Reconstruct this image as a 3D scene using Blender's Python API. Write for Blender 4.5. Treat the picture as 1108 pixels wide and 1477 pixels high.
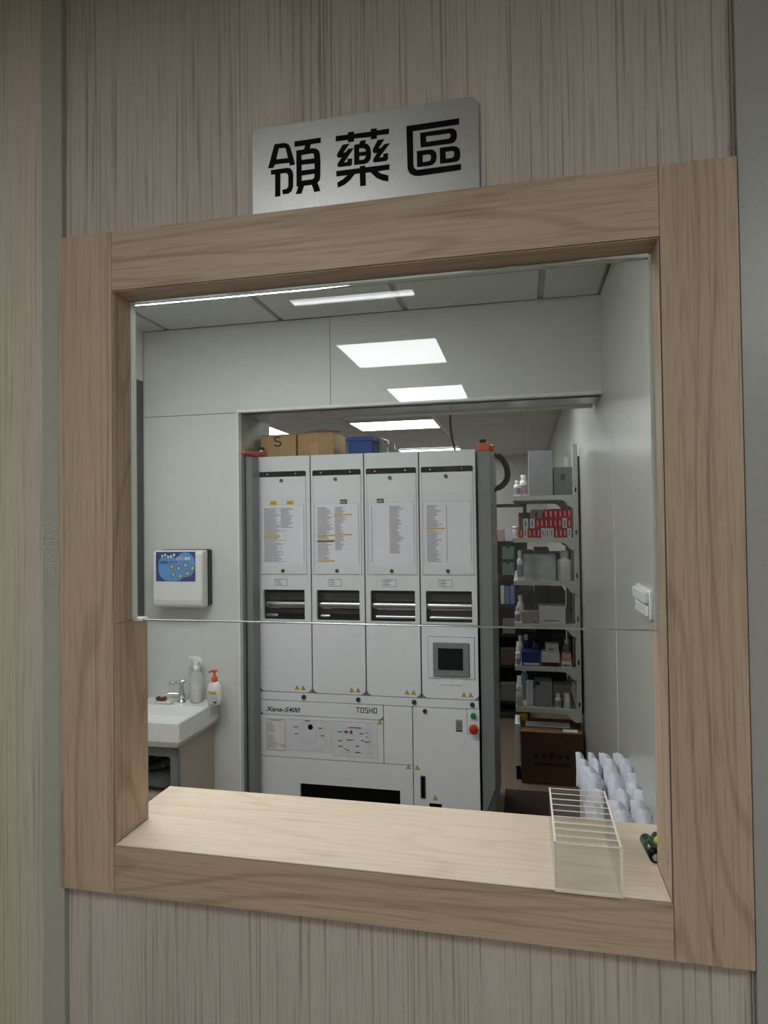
import bpy, bmesh, math, random
from mathutils import Matrix, Vector
random.seed(7)
for o in list(bpy.data.objects): bpy.data.objects.remove(o)
SC = bpy.context.scene
COL = SC.collection
# ------------------------------------------------------------------ camera
W, H = 1108, 1477
CAM = Vector((-0.0507, -1.0085, 1.67)); YAW, PITCH, ROLL, F = 0.2116, 0.0186, 0.0130, 932.9
def ray(u, v):
    r = (u - W/2)/F; t = -(v - H/2)/F; d = 1.0
    c, s = math.cos(ROLL), math.sin(ROLL); r, t = c*r + s*t, -s*r + c*t
    c, s = math.cos(PITCH), math.sin(PITCH); d, t = c*d - s*t, s*d + c*t
    c, s = math.cos(YAW), math.sin(YAW); return Vector((c*r - s*d, s*r + c*d, t))
def px(u, v, **k):
    """point where the sight line of a photo pixel meets the plane X=, Y= or Z="""
    (a, val), = k.items(); i = 'XYZ'.index(a); d = ray(u, v)
    return CAM + d*((val - CAM[i])/d[i])
fw = ray(W/2, H/2); rt = (ray(W/2+F, H/2) - fw); up = (ray(W/2, H/2-F) - fw)
cd = bpy.data.cameras.new('camera'); cam = bpy.data.objects.new('camera', cd); COL.objects.link(cam)
cd.sensor_fit = 'HORIZONTAL'; cd.sensor_width = 36; cd.lens = F/W*36; cd.clip_start = 0.02
m = Matrix((rt, up, -fw)).transposed().to_4x4(); m.translation = CAM; cam.matrix_world = m
SC.camera = cam
# ------------------------------------------------------------------ world, exposure
wd = bpy.data.worlds.new('world'); SC.world = wd; wd.use_nodes = True
wd.node_tree.nodes['Background'].inputs[0].default_value = (.8, .85, .9, 1)
wd.node_tree.nodes['Background'].inputs[1].default_value = 0.02
SC.view_settings.view_transform = 'Standard'; SC.view_settings.look = 'None'
SC.view_settings.gamma = 1.0; SC.view_settings.use_curve_mapping = False
SC.view_settings.exposure = 0.55
E_OUT, E_IN, E_BACK = 9.0, 8.4, 8.4          # ceiling panels: waiting area, front pharmacy, rear pharmacy
# ------------------------------------------------------------------ materials
def lin(c):
    return tuple(((x/255)/12.92 if x/255 <= .04045 else ((x/255+.055)/1.055)**2.4) for x in c) + (1,)
MATS = {}
def mat(name, rgb, rough=.5, metal=0., var=.06, scale=20., bump=0., spec=.5, trans=0., ior=1.45, stretch=(1,1,1), alpha=1.):
    if name in MATS: return MATS[name]
    M = bpy.data.materials.new(name); M.use_nodes = True; nt = M.node_tree; b = nt.nodes['Principled BSDF']
    b.inputs['Roughness'].default_value = rough; b.inputs['Metallic'].default_value = metal
    b.inputs['Specular IOR Level'].default_value = spec; b.inputs['Transmission Weight'].default_value = trans
    b.inputs['IOR'].default_value = ior; b.inputs['Alpha'].default_value = alpha
    c = lin(rgb)
    tc = nt.nodes.new('ShaderNodeTexCoord'); mp = nt.nodes.new('ShaderNodeMapping'); mp.inputs['Scale'].default_value = stretch
    nz = nt.nodes.new('ShaderNodeTexNoise'); nz.inputs['Scale'].default_value = scale; nz.inputs['Detail'].default_value = 4
    rp = nt.nodes.new('ShaderNodeValToRGB'); rp.color_ramp.elements[0].position = .3; rp.color_ramp.elements[1].position = .7
    rp.color_ramp.elements[0].color = tuple(max(0, x*(1-var)) for x in c[:3]) + (1,)
    rp.color_ramp.elements[1].color = tuple(min(1, x*(1+var)) for x in c[:3]) + (1,)
    L = nt.links.new
    L(tc.outputs['Object'], mp.inputs['Vector']); L(mp.outputs['Vector'], nz.inputs['Vector'])
    L(nz.outputs['Fac'], rp.inputs['Fac']); L(rp.outputs['Color'], b.inputs['Base Color'])
    if bump:
        bp = nt.nodes.new('ShaderNodeBump'); bp.inputs['Strength'].default_value = bump; bp.inputs['Distance'].default_value = .002
        L(nz.outputs['Fac'], bp.inputs['Height']); L(bp.outputs['Normal'], b.inputs['Normal'])
    MATS[name] = M; return M
def emis(name, rgb, s):
    M = bpy.data.materials.new(name); M.use_nodes = True; nt = M.node_tree; nt.nodes.remove(nt.nodes['Principled BSDF'])
    e = nt.nodes.new('ShaderNodeEmission'); e.inputs[0].default_value = lin(rgb); e.inputs[1].default_value = s
    nt.links.new(e.outputs[0], nt.nodes['Material Output'].inputs[0]); MATS[name] = M; return M
def wood(name, light, dark, axis, pores=.35, lines=.35, rings=.3, broad=.3, qs=130., ps=320., rs=6., rough=.45, seed=0.):
    """laminate with grain along 'axis' (X, Y or Z): short pores, long dark lines, bent growth rings, broad tone drift"""
    M = bpy.data.materials.new(name); M.use_nodes = True; nt = M.node_tree; b = nt.nodes['Principled BSDF']; L = nt.links.new
    b.inputs['Roughness'].default_value = rough; b.inputs['Specular IOR Level'].default_value = .3
    tc = nt.nodes.new('ShaderNodeTexCoord')
    def mp(sc, k):
        n = nt.nodes.new('ShaderNodeMapping'); v = [sc]*3; v['XYZ'.index(axis)] = sc*k; n.inputs['Scale'].default_value = v
        n.inputs['Location'].default_value = (seed, seed*1.7, seed*.6); L(tc.outputs['Object'], n.inputs['Vector']); return n.outputs[0]
    def noise(vec, det, lo, hi, amt, dist=0.):
        n = nt.nodes.new('ShaderNodeTexNoise'); n.inputs['Scale'].default_value = 1; n.inputs['Detail'].default_value = det; n.inputs['Distortion'].default_value = dist; L(vec, n.inputs['Vector'])
        r = nt.nodes.new('ShaderNodeMapRange'); r.inputs['From Min'].default_value = lo; r.inputs['From Max'].default_value = hi; r.inputs['To Max'].default_value = amt
        L(n.outputs['Fac'], r.inputs['Value']); return r.outputs[0]
    def add(x, y):
        n = nt.nodes.new('ShaderNodeMath'); n.operation = 'ADD'; L(x, n.inputs[0]); L(y, n.inputs[1]); return n.outputs[0]
    tot = add(noise(mp(ps, .035), 3, .50, .72, pores), noise(mp(qs, .010), 3, .53, .66, lines, .4))
    tot = add(tot, noise(mp(7., .12), 2, .35, .68, broad))
    if rings:
        n = nt.nodes.new('ShaderNodeTexNoise'); n.inputs['Scale'].default_value = 1; n.inputs['Detail'].default_value = 1.5; L(mp(rs, .10), n.inputs['Vector'])
        ml = nt.nodes.new('ShaderNodeMath'); ml.operation = 'MULTIPLY'; ml.inputs[1].default_value = 95; L(n.outputs['Fac'], ml.inputs[0])
        sn = nt.nodes.new('ShaderNodeMath'); sn.operation = 'SINE'; L(ml.outputs[0], sn.inputs[0])
        r = nt.nodes.new('ShaderNodeMapRange'); r.inputs['From Min'].default_value = .6; r.inputs['From Max'].default_value = 1.; r.inputs['To Max'].default_value = rings
        L(sn.outputs[0], r.inputs['Value']); tot = add(tot, r.outputs[0])
    rp = nt.nodes.new('ShaderNodeValToRGB'); rp.color_ramp.elements[0].color = lin(light); rp.color_ramp.elements[1].color = lin(dark)
    L(tot, rp.inputs['Fac']); L(rp.outputs['Color'], b.inputs['Base Color'])
    bp = nt.nodes.new('ShaderNodeBump'); bp.inputs['Strength'].default_value = .10; bp.inputs['Distance'].default_value = .0006; bp.invert = True
    L(tot, bp.inputs['Height']); L(bp.outputs['Normal'], b.inputs['Normal'])
    MATS[name] = M; return M
def clear(name, tint=(250,253,251), ior=1.5, rough=0.0, dust=0.0):
    """thin clear sheet: Fresnel reflection over straight transmission, a little dust"""
    M = bpy.data.materials.new(name); M.use_nodes = True; nt = M.node_tree; nt.nodes.remove(nt.nodes['Principled BSDF']); L = nt.links.new
    tr = nt.nodes.new('ShaderNodeBsdfTransparent'); tr.inputs[0].default_value = lin(tint)
    gl = nt.nodes.new('ShaderNodeBsdfGlossy'); gl.inputs['Roughness'].default_value = rough
    lw_ = nt.nodes.new('ShaderNodeLayerWeight'); pwr = nt.nodes.new('ShaderNodeMath'); pwr.operation = 'POWER'; pwr.inputs[1].default_value = 5
    L(lw_.outputs['Facing'], pwr.inputs[0]); f0 = ((ior-1)/(ior+1))**2          # Schlick reflectance of a thin sheet
    fr = nt.nodes.new('ShaderNodeMath'); fr.operation = 'MULTIPLY_ADD'; fr.inputs[1].default_value = 1-f0; fr.inputs[2].default_value = f0; L(pwr.outputs[0], fr.inputs[0])
    mx = nt.nodes.new('ShaderNodeMixShader'); L(fr.outputs[0], mx.inputs[0]); L(tr.outputs[0], mx.inputs[1]); L(gl.outputs[0], mx.inputs[2])
    last = mx
    if dust:
        df = nt.nodes.new('ShaderNodeBsdfDiffuse'); df.inputs[0].default_value = (.8,.82,.8,1)
        tc = nt.nodes.new('ShaderNodeTexCoord'); nz = nt.nodes.new('ShaderNodeTexNoise'); nz.inputs['Scale'].default_value = 9; nz.inputs['Detail'].default_value = 8
        L(tc.outputs['Object'], nz.inputs['Vector'])
        mr = nt.nodes.new('ShaderNodeMapRange'); mr.inputs['From Min'].default_value = .3; mr.inputs['From Max'].default_value = .8; mr.inputs['To Min'].default_value = dust*.4; mr.inputs['To Max'].default_value = dust*1.6
        L(nz.outputs['Fac'], mr.inputs['Value'])
        m2 = nt.nodes.new('ShaderNodeMixShader'); L(mr.outputs[0], m2.inputs[0]); L(mx.outputs[0], m2.inputs[1]); L(df.outputs[0], m2.inputs[2]); last = m2
    L(last.outputs[0], nt.nodes['Material Output'].inputs[0]); MATS[name] = M; return M

laminate = wood('laminate', (191,184,172), (140,129,115), 'Z', pores=.25, lines=.62, rings=.05, broad=.22, qs=230, rough=.5)
oakV = wood('oak_v', (189,169,144), (138,115,91), 'Z', pores=.42, lines=.26, rings=.30, broad=.25, seed=3)
oakH = wood('oak_h', (189,169,144), (138,115,91), 'X', pores=.42, lines=.26, rings=.30, broad=.25, seed=9)
counterwood = wood('counter_oak', (220,204,182), (188,165,138), 'X', pores=.40, lines=.22, rings=.18, broad=.2, seed=5, rough=.42)
laminate2 = wood('laminate_light', (194,188,171), (152,142,123), 'Z', pores=.3, lines=.45, rings=.06, broad=.25, qs=260, rough=.5, seed=21)
trimgrey = mat('trim_grey', (164,165,152), .42, .0, var=.03, scale=60)
doorgrey = mat('door_grey', (158,160,153), .3, .0, var=.03, scale=90, bump=.05)
wallwhite = mat('panel_white', (206,209,205), .38, var=.02, scale=30)
ceilwhite = mat('ceiling_white', (200,203,200), .7, var=.03, scale=120, bump=.1)
tbar = mat('tbar_grey', (168,170,168), .5)
tbarw = mat('tbar_white', (225,226,224), .4)
alu = mat('aluminium', (205,207,205), .28, .9, var=.03, scale=80)
steel = mat('steel', (170,172,175), .22, 1., var=.05, scale=50, stretch=(1,20,20))
chrome = mat('chrome', (215,218,220), .08, 1.)
black = mat('black', (9,9,10), .5, spec=.15)
gapdark = mat('gap_dark', (22,22,23), .7)
mwhite = mat('machine_white', (224,227,231), .35, var=.015, scale=40)
mgrey = mat('machine_grey', (126,129,131), .4, var=.03, scale=30)
mdark = mat('machine_dark', (62,64,66), .45)
paper = mat('paper', (230,229,238), .7, var=.02)
paperw = mat('paper_white', (236,236,236), .7, var=.02)
ink = mat('ink', (160,157,164), .8)
inkd = mat('ink_dark', (45,45,50), .7)
yellow = mat('sticker_yellow', (222,190,24), .5)
hiliter = mat('highlighter', (214,186,84), .7)
green = mat('sticker_green', (30,110,62), .5)
orange = mat('orange_plastic', (206,84,36), .4)
red = mat('red_plastic', (190,36,26), .35)
card = mat('cardboard', (176,142,98), .8, var=.06, scale=60, bump=.05)
cardd = mat('cardboard_brown', (128,92,54), .8, var=.06, scale=60, bump=.05)
bluep = mat('blue_plastic', (20,72,150), .45, spec=.3)
ceramic = mat('ceramic', (226,227,224), .12, var=.01)
plast = mat('white_plastic', (224,225,222), .3, var=.015)
beige = mat('vanity_beige', (176,166,150), .5, var=.03)
rackw = mat('rack_paint', (196,197,190), .4, var=.03)
floorm = wood('floor_vinyl', (140,122,102), (104,88,72), 'Y', pores=.2, lines=.3, rings=0, broad=.3, rough=.4)
matm = mat('floor_mat', (58,42,36), .9, var=.15, scale=200, bump=.4)

# ------------------------------------------------------------------ mesh builder
class MB:
    def __init__(s): s.v = []; s.f = []; s.sm = []
    def add(s, vs, fs, smooth=False):
        n = len(s.v); s.v += [tuple(v) for v in vs]; s.f += [tuple(i+n for i in f) for f in fs]; s.sm += [smooth]*len(fs); return s
    def box(s, x0, x1, y0, y1, z0, z1):
        x0, x1 = sorted((x0,x1)); y0, y1 = sorted((y0,y1)); z0, z1 = sorted((z0,z1))
        return s.add([(x0,y0,z0),(x1,y0,z0),(x1,y1,z0),(x0,y1,z0),(x0,y0,z1),(x1,y0,z1),(x1,y1,z1),(x0,y1,z1)],
                     [(0,3,2,1),(4,5,6,7),(0,1,5,4),(1,2,6,5),(2,3,7,6),(3,0,4,7)])
    def rbox(s, x0, x1, y0, y1, z0, z1, r, axis='Y', n=4):
        """box with rounded corners seen along axis"""
        a = {'Y': (x0,x1,z0,z1), 'X': (y0,y1,z0,z1), 'Z': (x0,x1,y0,y1)}[axis]
        pts = rrect(*a, r, n)
        return s.prism(pts, axis, *{'Y': (y0,y1), 'X': (x0,x1), 'Z': (z0,z1)}[axis])
    def prism(s, pts, axis, lo, hi, smooth=False):
        """2D polygon extruded along axis; pts are (x,z) for Y, (y,z) for X, (x,y) for Z"""
        n = len(pts)
        ar = sum(pts[i][0]*pts[(i+1)%n][1] - pts[(i+1)%n][0]*pts[i][1] for i in range(n))
        if ar < 0: pts = pts[::-1]
        def P(p, t): return {'Y': (p[0], t, p[1]), 'X': (t, p[0], p[1]), 'Z': (p[0], p[1], t)}[axis]
        if axis == 'Y': a, b = hi, lo
        else: a, b = lo, hi
        vs = [P(p, a) for p in pts] + [P(p, b) for p in pts]
        fs = [tuple(range(n-1, -1, -1)), tuple(range(n, 2*n))] + [(i, (i+1)%n, (i+1)%n+n, i+n) for i in range(n)]
        n0 = len(s.f); s.add(vs, fs)
        if smooth:
            for i in range(n0+2, len(s.f)): s.sm[i] = True
        return s
    def tube(s, pts, r, n=10, cap=True):
        pts = [Vector(p) for p in pts]; rs = r if isinstance(r, (list, tuple)) else [r]*len(pts)
        rings = []; up = None
        for i, p in enumerate(pts):
            t = (pts[min(i+1, len(pts)-1)] - pts[max(i-1, 0)]).normalized()
            if up is None: up = t.orthogonal().normalized()
            up = (up - t*up.dot(t)).normalized(); sd = t.cross(up)
            rings.append([p + (up*math.cos(a) + sd*math.sin(a))*rs[i] for a in (2*math.pi*k/n for k in range(n))])
        vs = [v for R in rings for v in R]; fs = []
        for i in range(len(rings)-1):
            for k in range(n): fs.append((i*n+k, i*n+(k+1)%n, (i+1)*n+(k+1)%n, (i+1)*n+k))
        s.add(vs, fs, True)
        if cap: s.add(rings[0], [tuple(range(n-1,-1,-1))]); s.add(rings[-1], [tuple(range(n))])
        return s
    def lathe(s, prof, c, n=20, sx=1., sy=1.):
        """prof: (r, z) going up, around the vertical through c"""
        vs = [(c[0]+r*sx*math.cos(2*math.pi*k/n), c[1]+r*sy*math.sin(2*math.pi*k/n), c[2]+z) for r, z in prof for k in range(n)]
        fs = [(i*n+k, i*n+(k+1)%n, (i+1)*n+(k+1)%n, (i+1)*n+k) for i in range(len(prof)-1) for k in range(n)]
        n0 = len(vs); s.add(vs, fs, True)
        s.add([v for v in vs[:n]], [tuple(range(n-1,-1,-1))]); s.add([v for v in vs[-n:]], [tuple(range(n))]); return s
    def build(s, name, material, parent=None, bevel=0., seg=1, origin=None, label=None, cat=None, group=None, kind=None):
        me = bpy.data.meshes.new(name)
        root = parent
        while root is not None and root.parent is not None: root = root.parent
        off = Vector(root.location) if root is not None else Vector(origin) if origin is not None else None
        if off is None:
            xs, ys, zs = zip(*s.v); off = Vector(((min(xs)+max(xs))/2, (min(ys)+max(ys))/2, min(zs)))
        me.from_pydata([Vector(v) - off for v in s.v], [], s.f); me.polygons.foreach_set('use_smooth', s.sm)
        if bevel:
            bm = bmesh.new(); bm.from_mesh(me); bmesh.ops.remove_doubles(bm, verts=bm.verts, dist=1e-6)
            es = [e for e in bm.edges if len(e.link_faces) == 2 and e.calc_face_angle(0) > .6]
            bmesh.ops.bevel(bm, geom=es, offset=bevel, segments=seg, profile=.5, affect='EDGES', clamp_overlap=True)
            bm.to_mesh(me); bm.free()
        me.materials.append(material)
        o = bpy.data.objects.new(name, me); COL.objects.link(o)
        if parent is None: o.location = off
        else: o.parent = parent
        return tag(o, label, cat, group, kind)
def rrect(x0, x1, y0, y1, r, n=4):
    x0, x1 = sorted((x0,x1)); y0, y1 = sorted((y0,y1)); out = []
    for cx, cy, a0 in ((x1-r,y1-r,0),(x0+r,y1-r,90),(x0+r,y0+r,180),(x1-r,y0+r,270)):
        for k in range(n+1):
            a = math.radians(a0 + 90*k/n); out.append((cx+r*math.cos(a), cy+r*math.sin(a)))
    return out
def tag(o, label=None, cat=None, group=None, kind=None):
    if label: o['label'] = label
    if cat: o['category'] = cat
    if group: o['group'] = group
    if kind: o['kind'] = kind
    return o
def thing(name, loc, label=None, cat=None, group=None, kind=None):
    o = bpy.data.objects.new(name, None); COL.objects.link(o); o.location = loc; o.empty_display_size = .05
    return tag(o, label, cat, group, kind)
def copy_tree(o, parent=None):
    c = o.copy(); COL.objects.link(c)
    if parent is not None: c.parent = parent
    for ch in list(o.children): copy_tree(ch, c)
    return c
def fillmesh(name, loops, axis_fn, thick, material, parent):
    """flat print cut from outline loops (holes by even-odd fill), laid by axis_fn(x, y) -> point"""
    cu = bpy.data.curves.new(name, 'CURVE'); cu.dimensions = '2D'; cu.fill_mode = 'BOTH'; cu.extrude = thick/2
    for lp in loops:
        sp = cu.splines.new('POLY'); sp.points.add(len(lp)-1); sp.use_cyclic_u = True
        for p, q in zip(sp.points, lp): p.co = (q[0], q[1], 0, 1)
    return curve_mesh(name, cu, axis_fn, material, parent)
def curve_mesh(name, cu, axis_fn, material, parent):
    t = bpy.data.objects.new('tmp', cu); COL.objects.link(t)
    dg = bpy.context.evaluated_depsgraph_get(); dg.update()
    me = bpy.data.meshes.new_from_object(t.evaluated_get(dg)); bpy.data.objects.remove(t)
    root = parent
    while root.parent is not None: root = root.parent
    for v in me.vertices: v.co = Vector(axis_fn(*v.co)) - Vector(root.location)
    me.materials.clear(); me.materials.append(material)
    o = bpy.data.objects.new(name, me); COL.objects.link(o); o.parent = parent; return o
def text(name, s, x, y, z, size, material, parent, shear=0., sx=1., align='LEFT', bold=0.):
    """lettering on a vertical face looking towards -Y; x, z = lower left"""
    cu = bpy.data.curves.new(name, 'FONT'); cu.body = s; cu.size = size; cu.shear = shear; cu.extrude = .0004; cu.align_x = align; cu.offset = bold
    return curve_mesh(name, cu, lambda a, b, c: (x + a*sx, y - c, z + b), material, parent)

def smooth_pts(P, n=6):
    out = []
    for i in range(len(P)-1):
        p0, p1, p2, p3 = P[max(i-1,0)], P[i], P[i+1], P[min(i+2,len(P)-1)]
        for k in range(n):
            t = k/n; out.append(.5*((2*p1) + (p2-p0)*t + (2*p0-5*p1+4*p2-p3)*t*t + (3*p1-p0-3*p2+p3)*t**3))
    return out + [P[-1]]
# ------------------------------------------------------------------ measured planes (metres)
xL, xR, zT, zB = -.752, .1502, 2.0852, 1.12
oL, oR, oT, oB = -.8609, .2589, 2.1935, 1.0343
d1, d2, zG = .059, .1016, 1.501
ZC, YP, XW = 2.711, 2.09, .313       # ceilings, partition face, right pharmacy wall
XL = -2.04                            # left pharmacy wall
ZH = 2.255                            # underside of the lintel
PL = -1.478                           # left edge of the opening
YB = 9.2                              # far wall

# ------------------------------------------------------------------ ceiling builder
def ceiling(name, x0, x1, y0, y1, gx, gy, holes, bar, gap=.02, rowp=.6, colp=.63):
    c = MB().box(x0, x1, y0, y1, ZC+.012, ZC+.06).build(name, bar, kind='structure')
    xs = [x0] + [gx + colp*i for i in range(-12, 20) if x0+.05 < gx+colp*i < x1-.05] + [x1]
    ys = [y0] + [gy + rowp*i for i in range(-14, 20) if y0+.05 < gy+rowp*i < y1-.05] + [y1]
    for i in range(len(xs)-1):
        for j in range(len(ys)-1):
            a = (xs[i]+gap/2, xs[i+1]-gap/2, ys[j]+gap/2, ys[j+1]-gap/2)
            if any(h[0] < (a[0]+a[1])/2 < h[1] and h[2] < (a[2]+a[3])/2 < h[3] for h in holes): continue
            MB().box(*a, ZC, ZC+.012).build('ceiling_tile', ceilwhite, c)
    return c
def panel_light(x0, x1, y0, y1, em, label, group):
    t = thing('ceiling_light', ((x0+x1)/2, (y0+y1)/2, ZC-.012), label, 'ceiling light', group)
    f = MB(); w = .012
    f.box(x0, x1, y0, y0+w, ZC-.008, ZC+.01).box(x0, x1, y1-w, y1, ZC-.008, ZC+.01).box(x0, x0+w, y0+w, y1-w, ZC-.008, ZC+.01).box(x1-w, x1, y0+w, y1-w, ZC-.008, ZC+.01)
    f.build('light_frame', tbarw, t)
    MB().box(x0+w, x1-w, y0+w, y1-w, ZC-.004, ZC+.004).build('diffuser', em, t)
em_out = emis('panel_out', (250,253,255), E_OUT); em_in = emis('panel_in', (250,253,255), E_IN); em_back = emis('panel_back', (250,253,255), E_BACK)
# lamps of the waiting area (seen mirrored in the glass)
OUT = [(-1.10,-.50,-1.76,-1.16), (-1.10,-.50,-3.02,-2.43), (-1.07,-.47,-4.27,-3.69)]
for q, w_ in zip(OUT, ('nearest the serving window', 'in the middle of the waiting area', 'by the far end of the waiting area')):
    panel_light(*q, em_out, 'added unseen ceiling light panel ' + w_, 'waiting area ceiling lights')
OUT_FILL = [(.90,1.50,-1.76,-1.16), (.90,1.50,-3.02,-2.43)]  # unseen panels added to brighten the right of the front wall
for q, w_ in zip(OUT_FILL, ('near the grey door panel', 'further back on the grey door side')):
    panel_light(*q, em_out, 'added unseen ceiling light panel ' + w_, 'waiting area ceiling lights')
INL = [(-1.22,-.61,.45,1.05), (-1.86,-1.25,.45,1.05)]
panel_light(*INL[0], em_in, 'square ceiling light panel above the serving counter', 'front pharmacy ceiling lights')
panel_light(*INL[1], em_in, 'square ceiling light panel on the washbasin side of the pharmacy', 'front pharmacy ceiling lights')
BKL = [(-1.78,-.90,5.36,5.95), (-1.76,-.86,7.92,8.5), (-3.5,-2.62,5.36,5.95), (-1.0,-.12,2.96,3.55)]
panel_light(*BKL[0], em_back, 'wide white ceiling light behind the blue bin on the machine', 'rear pharmacy ceiling lights')
panel_light(*BKL[1], em_back, 'thin white strip of far ceiling light just over the machine top', 'rear pharmacy ceiling lights')
panel_light(*BKL[2], em_back, 'white ceiling light above the cardboard box marked S', 'rear pharmacy ceiling lights')
panel_light(*BKL[3], em_back, 'white ceiling light just behind the lintel above the machine', 'rear pharmacy ceiling lights')
ceiling('ceiling_waiting_area', -2.6, 2.2, -5.4, .04, -1.10, -1.16, OUT + OUT_FILL, tbar, gap=.012, colp=.6)
ceiling('ceiling_front', XL-.02, XW, .10, YP, -1.235, .45, INL, tbar, gap=.03, colp=.64)
rc = ceiling('ceiling_rear', -3.8, XW, YP+.32, YB, -.90, 5.36, BKL, tbarw, gap=.018, colp=.88)
MB().box(-.898, -.872, YP+.33, YB-.01, ZC-.006, ZC-.0005).build('ceiling_bar', tbarw, rc)

# ------------------------------------------------------------------ room shell
MB().box(-3.9, 2.3, -5.5, YB+.1, -.08, 0).build('floor', floorm, kind='structure')
# front wall around the window
wf = MB(); hx0, hx1, hz0, hz1 = xL-.04, xR+.04, zB-.03, zT+.05
wl, wr = -.860, .2575
wf.box(wl, hx0, .02, .1, 0, ZC).box(hx1, wr, .02, .1, 0, ZC).box(hx0, hx1, .02, .1, hz1, ZC).box(hx0, hx1, .02, .1, 0, hz0)
wf.build('wall_front', laminate, kind='structure')
MB().box(-.903, -.8605, .008, .1, 0, ZC).build('trim_1', trimgrey, kind='structure', bevel=.001)
MB().box(-2.6, -.905, .012, .1, 0, ZC).build('wall_left', laminate2, kind='structure')
MB().box(.2584, .2610, .016, .1, 0, ZC).build('trim_2', laminate, kind='structure')
MB().box(.2618, 2.2, .006, .1, 0, ZC).build('wall_right', doorgrey, kind='structure')
# waiting area behind the camera
outw = mat('waiting_wall', (196,190,178), .6, var=.03); outd = mat('waiting_wall_low', (120,108,94), .5, var=.05)
MB().box(-2.6, 2.2, -5.5, -5.4, 0, 1.98).build('wall_back', outd, kind='structure')
MB().box(-2.6, 2.2, -5.5, -5.4, 1.98, ZC).build('trim_3', outw, kind='structure')
MB().box(-2.7, -2.6, -5.5, .1, 0, ZC).build('wall_waiting_left', outw, kind='structure')
MB().box(2.2, 2.3, -5.5, .1, 0, ZC).build('wall_waiting_right', outw, kind='structure')
# pharmacy walls
MB().box(XL-.1, XL, .1, YP, 0, ZC).build('wall_pharmacy_left', wallwhite, kind='structure')
MB().box(XL+.001, XL+.022, 1.98, YP-.012, 0, 2.445).build('trim_4', mdark, kind='structure')
MB().box(XL+.001, XL+.022, 1.98, YP-.012, 2.447, ZC).build('trim_5', tbarw, kind='structure')
wr_ = MB().box(XW+.008, XW+.1, .1, YB, 0, ZC+.06).build('wall_pharmacy_right', gapdark, kind='structure')
ys = [.1, px(889, 900, X=XW).y, px(844, 800, X=XW).y, 5.2, 7.2, YB]
for i in range(len(ys)-1):
    g = .0015 if i == 0 else .004
    MB().box(XW, XW+.008, ys[i]+.0015, ys[i+1]-g, 0, ZC).build('wall_panel', mat('panel_right', (186,186,177), .3, var=.03, scale=14), wr_, bevel=.0008)
MB().box(XW-.0012, XW+.004, ys[1]-.003, ys[1]+.003, 0, 2.1).build('joint_strip', tbarw, wr_)
MB().box(-3.9, XW+.1, YB, YB+.1, 0, ZC+.06).build('wall_rear', mat('rear_wall', (196,198,190), .6), kind='structure')
MB().box(-3.9, -3.8, YP+.085, YB, 0, ZC+.06).build('wall_rear_left', wallwhite, kind='structure')
# partition with the machine opening
pt = MB(); pt.box(XL, PL-.006, YP+.008, YP+.085, 0, ZC).box(PL-.006, XW, YP+.008, YP+.085, ZH+.006, ZC)
pw = pt.build('wall_partition', gapdark, kind='structure')
xs_ = px(476, 500, Y=YP).x
for a in ((XL, PL-.004, 0, ZH-.0015), (XL, xs_-.001, ZH+.001, ZC), (xs_+.001, XW, ZH+.001, ZC)):
    MB().box(a[0], a[1], YP, YP+.008, a[2], a[3]).build('wall_panel', wallwhite, pw, bevel=.0008)
cs = MB().box(PL-.008, PL, YP-.004, YP+.03, 0, ZH+.014).box(PL, XW, YP-.004, YP+.03, ZH, ZH+.014)
cs.build('trim_6', tbarw, kind='structure')
lintel = mat('lintel_metal', (184,186,186), .24, .65, var=.18, scale=5)
MB().box(PL-.10, PL-.001, YP+.031, YP+.42, 0, ZH).build('trim_7', lintel, kind='structure')
MB().box(PL-.10, XW, YP+.087, YP+.31, ZH+.001, ZC).build('trim_8', lintel, kind='structure')
MB().box(-1.0, XW-.01, YP+.3105, YP+.318, ZH-.011, ZH+.012).build('trim_9', tbarw, kind='structure')
# ------------------------------------------------------------------ serving window
win = thing('window_1', ((xL+xR)/2, 0, oB), 'oak framed serving window with clear glass above an open gap', None, None, 'structure')
g = .0006; e = .0026; lp_ = .0012       # joint shadow between face boards and linings
MB().box(oL, xL-e, 0, .02, oB, oT).build('frame_board', oakV, win, bevel=.0006)
MB().box(xR+e, oR, 0, .02, oB, oT).build('frame_board', oakV, win, bevel=.0006)
MB().box(xL-e+g, xR+e-g, 0, .02, zT+e, oT).build('frame_board', oakH, win, bevel=.0006)
MB().box(xL-e+g, xR+e-g, 0, .02, oB, zB-.0034).build('frame_board', oakH, win, bevel=.0006)
def lining(x0, x1, z0, z1, d, m, lip):
    mb = MB().box(x0, x1, .0205, d, z0, z1)
    mb.box(lip[0], lip[1], .0008, .0205, lip[2], lip[3]); return mb.build('lining_board', m, win)
lining(xL-.04, xL, zG, zT, d1, oakV, (xL-lp_, xL, zG, zT)); lining(xL-.04, xL, zB+.001, zG-.0008, d2, oakV, (xL-lp_, xL, zB+.001, zG-.0008))
lining(xR, xR+.04, zG, zT, d1, oakV, (xR, xR+lp_, zG, zT)); lining(xR, xR+.04, zB+.001, zG-.0008, d2, oakV, (xR, xR+lp_, zB+.001, zG-.0008))
lining(xL-.04, xR+.04, zT+.0003, zT+.05, d1, oakH, (xL, xR, zT+.0003, zT+lp_))
glass = clear('window_glass', (252,253,252), 1.5, 0, dust=.016)
MB().box(xL+.001, xR-.001, d1, d1+.006, zG, zT+.006).build('glass_pane', glass, win)
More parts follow.
